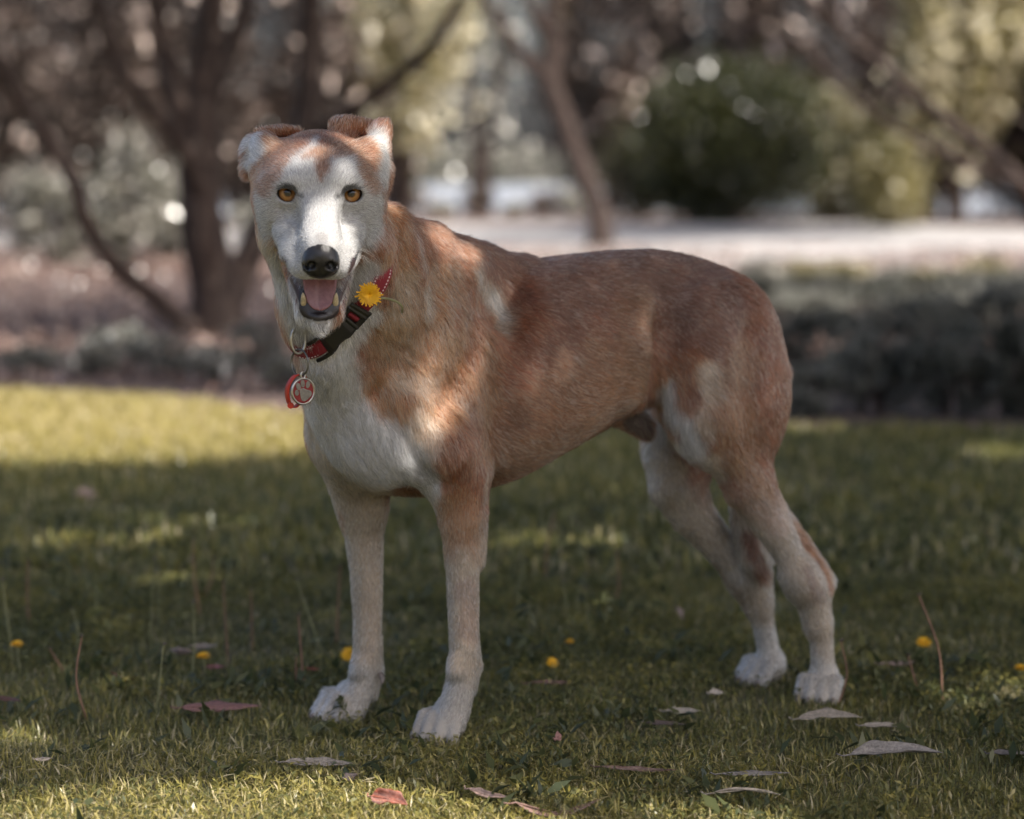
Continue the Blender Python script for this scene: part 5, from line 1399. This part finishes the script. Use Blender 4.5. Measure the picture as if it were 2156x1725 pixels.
FEET = np.array([[PA[0], PA[1] - 0.015], [PB[0] - 0.015, PB[1]], [PC[0], PC[1]], [PD[0] - 0.015, PD[1]]])
def lawn_points(y0, y1, dens, rg, margin=1.35, extra=0.25):
    n = int(((y1 ** 2 - y0 ** 2) * 0.2118 * margin + extra * 2 * (y1 - y0)) * dens * 1e4)
    y = np.sqrt(rg.uniform(y0 ** 2, y1 ** 2, n)); x = rg.uniform(-1, 1, n) * (0.2118 * y * margin + extra)
    ok = y < np.interp(x, bedx, bedy) + 0.16 * vnoise(np.stack([x, y, 0 * x], 1), 1.6, 70) + 0.10 * vnoise(np.stack([x, y, 0 * x], 1), 6, 71)
    bald = vnoise(np.stack([x, y, 0 * x], 1), 3.1, 95) + 0.7 * vnoise(np.stack([x, y, 0 * x], 1), 11.0, 96)
    ok &= rg.random(len(x)) < np.clip(1.15 + 0.9 * bald, 0.25, 1.0)
    for f in FEET: ok &= (x - f[0]) ** 2 + (y - f[1]) ** 2 > 0.022 ** 2
    return x[ok], y[ok]
def blades(name, label, x, y, length, width, seed, tint0=0.45, flat=0.55, simple=False):
    rg = np.random.default_rng(seed); n = len(x)
    p = np.stack([x, y, np.zeros(n)], 1)
    patch = vnoise(p, 2.3, 72) * 0.6 + vnoise(p, 7.0, 73) * 0.4; fine = vnoise(p, 28.0, 74)
    L_ = length * rg.uniform(0.45, 1.25, n) * (1 + 0.35 * patch + 0.2 * fine); W_ = width * rg.uniform(0.6, 1.3, n)
    a = rg.uniform(0, 6.283, n) + 1.2 * fine; lean = rg.beta(2, 2, n) * flat * 2
    d = np.stack([np.cos(a), np.sin(a), 0 * a], 1); s_ = np.stack([-np.sin(a), np.cos(a), 0 * a], 1); z = np.array([0, 0, 1.0])
    e1 = np.clip(lean * 0.6, 0, 1.35); e2 = np.clip(lean * 1.35, 0, 1.75)
    m_ = p + (d * np.sin(e1)[:, None] + z * np.cos(e1)[:, None]) * (L_ * 0.55)[:, None]
    tpt = m_ + (d * np.sin(e2)[:, None] + z * np.cos(e2)[:, None]) * (L_ * 0.45)[:, None]
    w = (s_ * (W_ / 2)[:, None])
    if simple:
        K_ = 4; V = np.stack([p - w, p + w, tpt + w * 0.5, tpt - w * 0.5], 1).reshape(-1, 3); F = np.arange(n * 4).reshape(n, 4)
    else:
        K_ = 6; V = np.stack([p - w * 0.8, p + w * 0.8, m_ + w, m_ - w, tpt + w * 0.12, tpt - w * 0.12], 1).reshape(-1, 3)
        b = np.arange(n) * 6
        F = np.concatenate([np.stack([b, b + 1, b + 2, b + 3], 1), np.stack([b + 3, b + 2, b + 4, b + 5], 1)])
    o = fast_mesh(name, V, F, GRASS, None, smooth=False)
    sunlit_tint = smooth01((y - 6.3) / 1.2) * smooth01((-0.05 - x) / 0.6)      # sunlight painted into the blade colour over the lit strip of lawn
    tn = tint0 + 0.42 * sunlit_tint + 0.16 * patch + 0.10 * fine + rg.normal(0, 0.13, n); dry = rg.random(n) < 0.11; tn[dry] = rg.uniform(0.85, 1.0, dry.sum())
    at = o.data.attributes.new('tint', 'FLOAT', 'POINT'); at.data.foreach_set('value', np.repeat(np.clip(tn, 0, 1), K_).astype(np.float32))
    return tag(o, label, 'grass', kind='stuff')
rg = np.random.default_rng(500)
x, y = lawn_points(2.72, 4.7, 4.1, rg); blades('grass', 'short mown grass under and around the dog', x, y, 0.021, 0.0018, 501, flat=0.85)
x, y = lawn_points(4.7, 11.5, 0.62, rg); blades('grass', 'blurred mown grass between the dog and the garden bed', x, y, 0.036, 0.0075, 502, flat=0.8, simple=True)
# fine-leaved weeds creeping between the blades
x, y = lawn_points(2.72, 4.6, 2.4, rg); n = len(x)
keep = vnoise(np.stack([x, y, 0 * x], 1), 4.0, 75) + 0.5 * vnoise(np.stack([x, y, 0 * x], 1), 15.0, 76) > -0.1; x, y = x[keep], y[keep]; n = len(x)
p = np.stack([x, y, rg.uniform(0.006, 0.026, n)], 1)
o = foliage('creeping_weeds', p, 0.011, 0.34, GRASS, None, 503, up=0.8, tint=0.5 + 0.2 * vnoise(p, 6, 77) + rg.normal(0, 0.12, n)); tag(o, 'fine creeping weeds among the grass', 'weeds', kind='stuff')

# rosettes of broad-leaved weeds
cw = np.stack([rg.uniform(-1.1, 1.2, 150), rg.uniform(2.8, 5.6, 150)], 1); kk = rg.integers(0, 150, 2300); rr_ = rg.uniform(0.02, 0.055, 150)
p = np.stack([cw[kk, 0] + rg.normal(0, 1, 2300) * rr_[kk], cw[kk, 1] + rg.normal(0, 1, 2300) * rr_[kk], rg.uniform(0.010, 0.030, 2300)], 1)
for f in FEET: p = p[(p[:, 0] - f[0]) ** 2 + (p[:, 1] - f[1]) ** 2 > 0.05 ** 2]
o = foliage('broad_leaved_weeds', p, 0.036, 0.30, GRASS, None, 506, up=0.9, tint=rg.uniform(0.0, 0.42, len(p))); tag(o, 'rosettes of broad-leaved weeds scattered through the lawn', 'weeds', kind='stuff')
# pale lying straw, added to brighten the sunlit parts of the lawn
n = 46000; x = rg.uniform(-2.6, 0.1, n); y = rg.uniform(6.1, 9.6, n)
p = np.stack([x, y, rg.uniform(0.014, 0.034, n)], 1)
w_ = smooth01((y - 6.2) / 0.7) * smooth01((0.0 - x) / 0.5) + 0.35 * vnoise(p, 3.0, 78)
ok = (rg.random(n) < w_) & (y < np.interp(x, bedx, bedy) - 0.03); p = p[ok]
o = foliage('straw', p, 0.050, 0.14, GRASS, None, 504, up=2.5, tint=rg.uniform(0.70, 1.0, len(p))); tag(o, 'pale straw added to brighten the sunlit strip of lawn', 'straw', kind='stuff')
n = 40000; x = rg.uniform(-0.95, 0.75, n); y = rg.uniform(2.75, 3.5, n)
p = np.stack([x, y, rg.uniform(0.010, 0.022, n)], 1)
w_ = 0.75 * smooth01((3.34 - y) / 0.2) * smooth01((0.55 - x) / 0.5) + 0.25 * vnoise(p, 6.0, 79)  # this straw too paints in sunlight, thickest over the lit foreground
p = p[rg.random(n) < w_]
o = foliage('straw', p, 0.022, 0.10, GRASS, None, 505, up=2.0, tint=rg.uniform(0.55, 1.0, len(p))); tag(o, 'short pale straw added to brighten the sunlit near edge of the lawn', 'straw', kind='stuff')

# ------------------------------------------------------------------ fallen gum leaves
def gum_leaf(name, label, u, v, len_px, ang, width=0.17, col=(0.30, 0.24, 0.20), curl=0.15, bend=0.2, tilt=0.0, z=0.020, stalk=True, roll=0.0, col2=None):
    """ang: direction of the tip on the ground, degrees from +x."""
    c = G(u, v, z); L_ = len_px * c[1] / FPX
    o = empty(name, (c[0], c[1], z)); tag(o, label, 'leaf', 'fallen leaves on the lawn')
    n, m = 18, 7; V, F = [], []; width = width * 1.15
    rl = np.random.default_rng(int(u * 7 + v)); tw = rl.uniform(-0.5, 0.5); ph = rl.uniform(0, 6.28); bend = bend * 1.5 + rl.uniform(-0.08, 0.08); cup = rl.uniform(-0.5, 0.9)
    for i in range(n):
        s_ = i / (n - 1); x = (s_ - 0.5) * L_; w = width * L_ * 0.5 * (math.sin(math.pi * min(1, s_ * 1.02) ** 0.72) ** 0.8 + 0.02)
        yc = bend * L_ * (0.25 - (s_ - 0.5) ** 2); zc = curl * L_ * ((s_ - 0.5) ** 2 * 2 - 0.1)
        for j in range(m):
            q = j / (m - 1) * 2 - 1
            ed_ = w * (1 + 0.16 * math.sin(11 * s_ + ph + q) + 0.10 * math.sin(23 * s_ + 2 * ph)); a_ = tw * (s_ - 0.4) * 2.2
            yy_, zz_ = q * ed_, (q * q) * w * cup + 0.05 * w * math.sin(17 * s_ + 5 * q + ph)
            V.append((x, yc + yy_ * math.cos(a_) - zz_ * math.sin(a_), zc + yy_ * math.sin(a_) + zz_ * math.cos(a_)))
    for i in range(n - 1):
        for j in range(m - 1):
            F.append((i * m + j, i * m + j + 1, (i + 1) * m + j + 1, (i + 1) * m + j))
    t = NT('fallen_leaf'); col = np.array(col); c2 = col * 0.6 if col2 is None else np.array(col2)
    tc_ = t.n('ShaderNodeTexCoord'); mp_ = t.n('ShaderNodeMapping'); mp_.inputs['Scale'].default_value = (12, 120, 20); t.l(tc_.outputs['Object'], mp_.inputs['Vector'])
    f_ = t.noise(3.0, 5, 0.6, vec=mp_.outputs['Vector'])
    spt = t.noise(260, 3, 0.7)
    mx_ = t.n('ShaderNodeMix', data_type='RGBA'); t.l(t.ramp(spt, [(0.42, (0, 0, 0)), (0.60, (1, 1, 1))]), mx_.inputs['Factor'])
    t.l(t.ramp(f_, [(0.3, c2), (0.72, col)]), mx_.inputs['B']); t.l(t.ramp(f_, [(0.3, c2 * 0.5), (0.72, col * 0.72)]), mx_.inputs['A'])
    t.l(mx_.outputs['Result'], t.b.inputs['Base Color']); t.set(Roughness=0.6)
    bl = mesh_obj('blade', V, F, t.m, o)
    sm = bl.modifiers.new('thickness', 'SOLIDIFY'); sm.thickness = 0.0006
    Vv, Ff = tube([(-L_ * 0.5, 0, curl * L_ * 0.4), (0, bend * L_ * 0.25, -0.1 * curl * L_), (L_ * 0.46, bend * L_ * 0.03, curl * L_ * 0.36)], [0.0011, 0.0009, 0.0003], 6)
    mesh_obj('midrib', Vv, Ff, t.m, o)
    if stalk:
        Vv, Ff = tube([(-L_ * 0.5, 0, curl * L_ * 0.4), (-L_ * 0.58, -0.002, curl * L_ * 0.4), (-L_ * 0.64, 0.003, curl * L_ * 0.3)], [0.0012, 0.001, 0.001], 6)
        mesh_obj('stalk', Vv, Ff, t.m, o)
    o.rotation_euler = (R(-roll * 0.85), R(tilt), R(ang)); o.location.z += 0.001
    return o
BUFF, ASH, ROSE, BRN, RED = (0.42, 0.36, 0.29), (0.30, 0.27, 0.245), (0.30, 0.15, 0.13), (0.15, 0.07, 0.045), (0.36, 0.10, 0.06)
gum_leaf('gum_leaf', 'long rosy brown leaf lying in front of the dandelions at lower left', 466, 1492, 170, 4, 0.17, ROSE, 0.05, 0.12, roll=-30)
gum_leaf('gum_leaf', 'dark red-brown leaf upright in the grass at left', 262, 1428, 62, -30, 0.42, (0.10, 0.028, 0.016), 0.25, 0.1, roll=40)
gum_leaf('gum_leaf', 'pale pinkish curled leaf behind the short dandelion', 378, 1378, 58, 150, 0.45, (0.44, 0.33, 0.29), 0.3, 0.1, roll=-35)
gum_leaf('gum_leaf', 'pale leaf standing behind the short dandelion', 432, 1366, 60, 20, 0.30, (0.40, 0.34, 0.29), 0.3, 0.1, roll=-30)
gum_leaf('gum_leaf', 'small pink leaf right of the short dandelion', 456, 1408, 44, 10, 0.32, (0.36, 0.15, 0.15), 0.2, 0.1, roll=-30)
gum_leaf('gum_leaf', "long buff leaf below the dog's far front paw", 672, 1612, 150, -6, 0.16, BUFF, 0.10, 0.12, roll=-30)
gum_leaf('gum_leaf', 'small dark grey leaf standing on edge beside the long buff leaf', 738, 1638, 46, 60, 0.40, (0.13, 0.10, 0.095), 0.2, 0.1, roll=-55)
gum_leaf('gum_leaf', 'orange-red leaf with grey underside leaning at the bottom edge', 822, 1690, 110, -42, 0.30, (0.46, 0.11, 0.05), 0.10, 0.15, roll=-55, z=0.028, col2=(0.30, 0.20, 0.17))
gum_leaf('gum_leaf', 'pale pink twisted leaf near the bottom edge', 1030, 1672, 110, -38, 0.13, (0.55, 0.38, 0.31), 0.05, -0.1, roll=-50, z=0.026)
gum_leaf('gum_leaf', 'curved pink and brown leaf near the bottom edge', 1172, 1702, 180, 8, 0.10, (0.38, 0.24, 0.20), 0.25, -0.22, roll=-30, col2=BRN)
gum_leaf('gum_leaf', 'small pink leaf standing upright below the belly', 1174, 1554, 40, 70, 0.42, (0.46, 0.24, 0.21), 0.1, 0.2, roll=-70, z=0.026)
gum_leaf('gum_leaf', 'slim dark brown leaf with a pale tip, lower middle', 1345, 1622, 165, -10, 0.085, BRN, 0.06, -0.06, roll=-25, col2=(0.30, 0.22, 0.18))
gum_leaf('gum_leaf', 'ash grey slim leaf half sunk in grass, lower right of middle', 1590, 1632, 150, 2, 0.10, ASH, 0.04, 0.05, roll=-25)
gum_leaf('gum_leaf', 'thin straw coloured leaf arching over the grass near the bottom', 1570, 1668, 150, -4, 0.05, (0.62, 0.52, 0.40), -0.12, 0.05, roll=-20, z=0.026)
gum_leaf('gum_leaf', 'large ash grey leaf at lower right', 1888, 1592, 205, 4, 0.15, ASH, 0.05, 0.12, roll=-38, z=0.028)
gum_leaf('gum_leaf', "pale buff leaf in front of the dog's near hind paw", 1748, 1512, 140, 3, 0.17, BUFF, -0.05, 0.14, roll=-38, z=0.026)
gum_leaf('gum_leaf', 'slim buff leaf right of the near hind paw', 1868, 1532, 105, -10, 0.14, BUFF, 0.04, 0.05, roll=-30)
gum_leaf('gum_leaf', 'pale curled leaf between the front and hind legs', 1436, 1502, 74, 2, 0.24, (0.50, 0.44, 0.36), 0.20, 0.2, roll=-35)
gum_leaf('gum_leaf', 'brown leaf lying beneath the pale curled leaf', 1405, 1526, 85, -14, 0.17, (0.16, 0.12, 0.105), 0.04, 0.05, roll=-25)
gum_leaf('gum_leaf', "small pale leaf left of the dog's far hind paw", 1508, 1462, 32, 10, 0.5, (0.50, 0.44, 0.37), 0.15, 0.1, roll=-35)
gum_leaf('gum_leaf', 'pale pink leaves lying in a sunny spot right of the hind legs', 1890, 1400, 80, 14, 0.15, (0.52, 0.38, 0.33), 0.15, 0.1, roll=-30)
gum_leaf('gum_leaf', 'pinkish leaf standing blurred behind the belly', 1435, 1295, 52, 80, 0.5, (0.34, 0.24, 0.21), 0.1, 0.1, roll=-70, z=0.03)
gum_leaf('gum_leaf', 'grey leaf at the right edge, low in the picture', 2130, 1590, 90, -8, 0.16, (0.17, 0.15, 0.14), 0.06, 0.1, roll=-30)
gum_leaf('gum_leaf', 'brown leaf at the left edge of the lawn', 22, 1476, 70, -32, 0.16, BRN, 0.1, 0.1, roll=-40, z=0.03)
gum_leaf('gum_leaf', 'thin brown leaf behind the belly', 1160, 1440, 100, 2, 0.10, (0.24, 0.14, 0.11), 0.02, 0.04, roll=-25)
gum_leaf('gum_leaf', 'thin red leaf behind the far front leg', 655, 1412, 55, -6, 0.14, RED, 0.1, 0.05, roll=-30)
gum_leaf('gum_leaf', 'small pale leaf blurred on the lawn at left', 182, 1044, 45, 30, 0.55, (0.50, 0.36, 0.30), 0.2, 0.1, roll=-40)
gum_leaf('gum_leaf', 'pale leaf below the sunlit ground at far left', 92, 1600, 36, 15, 0.3, (0.55, 0.45, 0.36), 0.1, 0.1, roll=-30)

# ------------------------------------------------------------------ dandelions and bare stalks on the lawn
def dandelion(label, u, v, vb, rpx, face=(0, -0.25, 1.0), stem=STEMG):
    b = G(u, vb); h = P(u, v, b[1]); o = empty('dandelion', b); tag(o, label, 'flower', 'dandelions in the lawn')
    f = link(bpy.data.objects.new('flower_head', FLM), o); s_ = rpx * b[1] / FPX / 0.016; f.scale = (s_, s_, s_)
    f.location = Vector(h - b); f.rotation_euler = look_rot(face)
    V, F = tube(spline([(0.004, 0.003, -0.002), (0.002, 0.004, (h - b)[2] * 0.5), (h - b)], 8), 0.0014, 6); mesh_obj('stem', V, F, stem, o)
dandelion('dandelion flower at the far left of the lawn', 36, 1358, 1420, 15)
dandelion('dandelion flower in front of the pale leaves at left', 428, 1383, 1440, 16)
dandelion("dandelion flower beside the dog's far front leg", 734, 1378, 1420, 17, (-0.3, -0.8, 0.5))
dandelion('dandelion flower at right beside a leaning stalk', 1945, 1354, 1400, 16, (-0.1, -0.5, 0.8))
dandelion('dandelion flower at the right edge of the lawn', 2150, 1408, 1440, 15)
dandelion('small dandelion flower behind the belly, lower one', 1163, 1396, 1430, 13, (0.2, -0.7, 0.6))
dandelion('small dandelion flower behind the belly, upper one', 1200, 1352, 1385, 10)
HEADM = plain('seed_head', (0.20, 0.17, 0.14), 0.8, noise=200)
def stalk(label, u0, v0, u1, v1, red=False, rad=0.0013, mid=0.0):
    b = G(u0, v0); t_ = P(u1, v1, b[1] - 0.01); o = empty('flower_stalk', b); tag(o, label, 'stalk', 'bare flower stalks in the lawn')
    m_ = (b + t_) / 2 + np.array([mid, 0, 0])
    V, F = tube(spline([b - b, m_ - b, t_ - b], 14), np.linspace(rad * 1.15, rad * 0.75, 14), 7); mesh_obj('stem', V, F, STEMR if red else STEMG, o)
    rg = np.random.default_rng(int(u0)); V, F = [], []
    for i in range(9):
        d = rg.normal(0, 1, 3); d[2] = abs(d[2]) * 0.6 + 0.2; d /= np.linalg.norm(d); s_ = np.cross(d, (0.3, 0.5, 0.8)); s_ /= np.linalg.norm(s_)
        k = len(V); q = t_ - b; V += [q - s_ * 0.001, q + s_ * 0.001, q + d * 0.006 + s_ * 0.0008, q + d * 0.006 - s_ * 0.0008]; F.append((k, k + 1, k + 2, k + 3))
    mesh_obj('seed_head', V, F, HEADM, o, smooth=False)
for a in [('bare stalk at the left edge beside a dandelion', 30, 1410, 4, 1222, False), ('reddish bent stalk at lower left', 184, 1520, 172, 1342, True, 0.0015, -0.012), ('green stalk rising from the shaded grass, left of the dandelion', 330, 1500, 344, 1358, False),
          ('tall green stalk beside the short dandelion', 402, 1440, 406, 1270, False, 0.0014, 0.004), ('thin stalk behind the short dandelion', 480, 1400, 470, 1225, True), ('thin reddish stalk between dandelion and far leg', 532, 1370, 528, 1245, True),
          ("dark red stalk left of the dog's far front leg", 640, 1455, 628, 1296, True, 0.0016), ("short dark red stalk left of the dog's far front leg", 622, 1455, 624, 1382, True), ("long leaning straw stalk left of the far front leg", 684, 1392, 624, 1222, False),
          ('short reddish stalk at left', 138, 1420, 104, 1366, True), ('blurred stalk at left behind the lawn weeds', 316, 1360, 324, 1180, False), ('tall leaning stalk at right beside a dandelion', 1984, 1478, 1934, 1254, True, 0.0016, 0.012), ("thin dark stalk touching the near hind paw", 1762, 1492, 1770, 1350, True, 0.0012, 0.012),
          ('short curved stalk at right of the hind legs', 1936, 1468, 1912, 1380, True), ('blurred pale stalk below the belly', 1200, 1330, 1186, 1225, False), ('blurred pale stalk below the belly, right of the other', 1244, 1360, 1232, 1240, False)]:
    stalk(*a)
rgs = np.random.default_rng(640)
for k in range(18):
    u0 = rgs.uniform(20, 720) if k < 12 else rgs.uniform(1080, 1320); v0 = rgs.uniform(1180, 1400); h0 = rgs.uniform(90, 170)
    stalk('thin blurred stalk among the weeds left of the front legs' if k < 12 else 'thin blurred stalk in the grass behind the belly', u0, v0, u0 + rgs.uniform(-22, 22), v0 - h0, k % 3 == 0, 0.0015, rgs.uniform(-0.01, 0.01))
# leafy weeds
def weed(label, u, v, h_px, n, seed, col=GRASS, spread=0.02, lsz=0.035):
    b = G(u, v); o = empty('leafy_weed', b); tag(o, label, 'weed', 'leafy weeds in the lawn'); off = np.array(o.location); H = h_px * b[1] / FPX
    rg = np.random.default_rng(seed)
    V, F = tube(spline([(0, 0, 0), (0.003, 0.002, H * 0.5), (rg.normal(0, 0.006), 0, H)], 8), np.linspace(0.0018, 0.0008, 8), 6); mesh_obj('stem', V, F, STEMG, o)
    z = rg.random(n) * H; p = np.stack([rg.normal(0, spread, n) * (1.1 - z / H), rg.normal(0, spread, n) * (1.1 - z / H), z + 0.004], 1)
    foliage('leaf_tuft', p, lsz, 0.26, col, o, seed + 1, up=0.5, tint=0.35 + rg.normal(0, 0.12, n))
weed('upright leafy weed behind the near front leg', 1108, 1400, 150, 26, 611)
weed('bushy weed left of the tall stalks', 200, 1330, 110, 20, 612)
weed('small bushy weed growing against the far front paw', 716, 1532, 62, 40, 613, spread=0.010, lsz=0.016)
weed('leafy weed right of the near hind paw', 1815, 1440, 90, 22, 614)
weed('broad-leaved weed under the far front paw', 690, 1560, 40, 14, 615, spread=0.03, lsz=0.05)
weed('leafy weed at the left of the lawn', 120, 1300, 130, 18, 616)
weed('leafy weed behind the belly', 1275, 1330, 80, 20, 617)
weed('leafy weed blurred at the far right', 2050, 1330, 70, 18, 618)
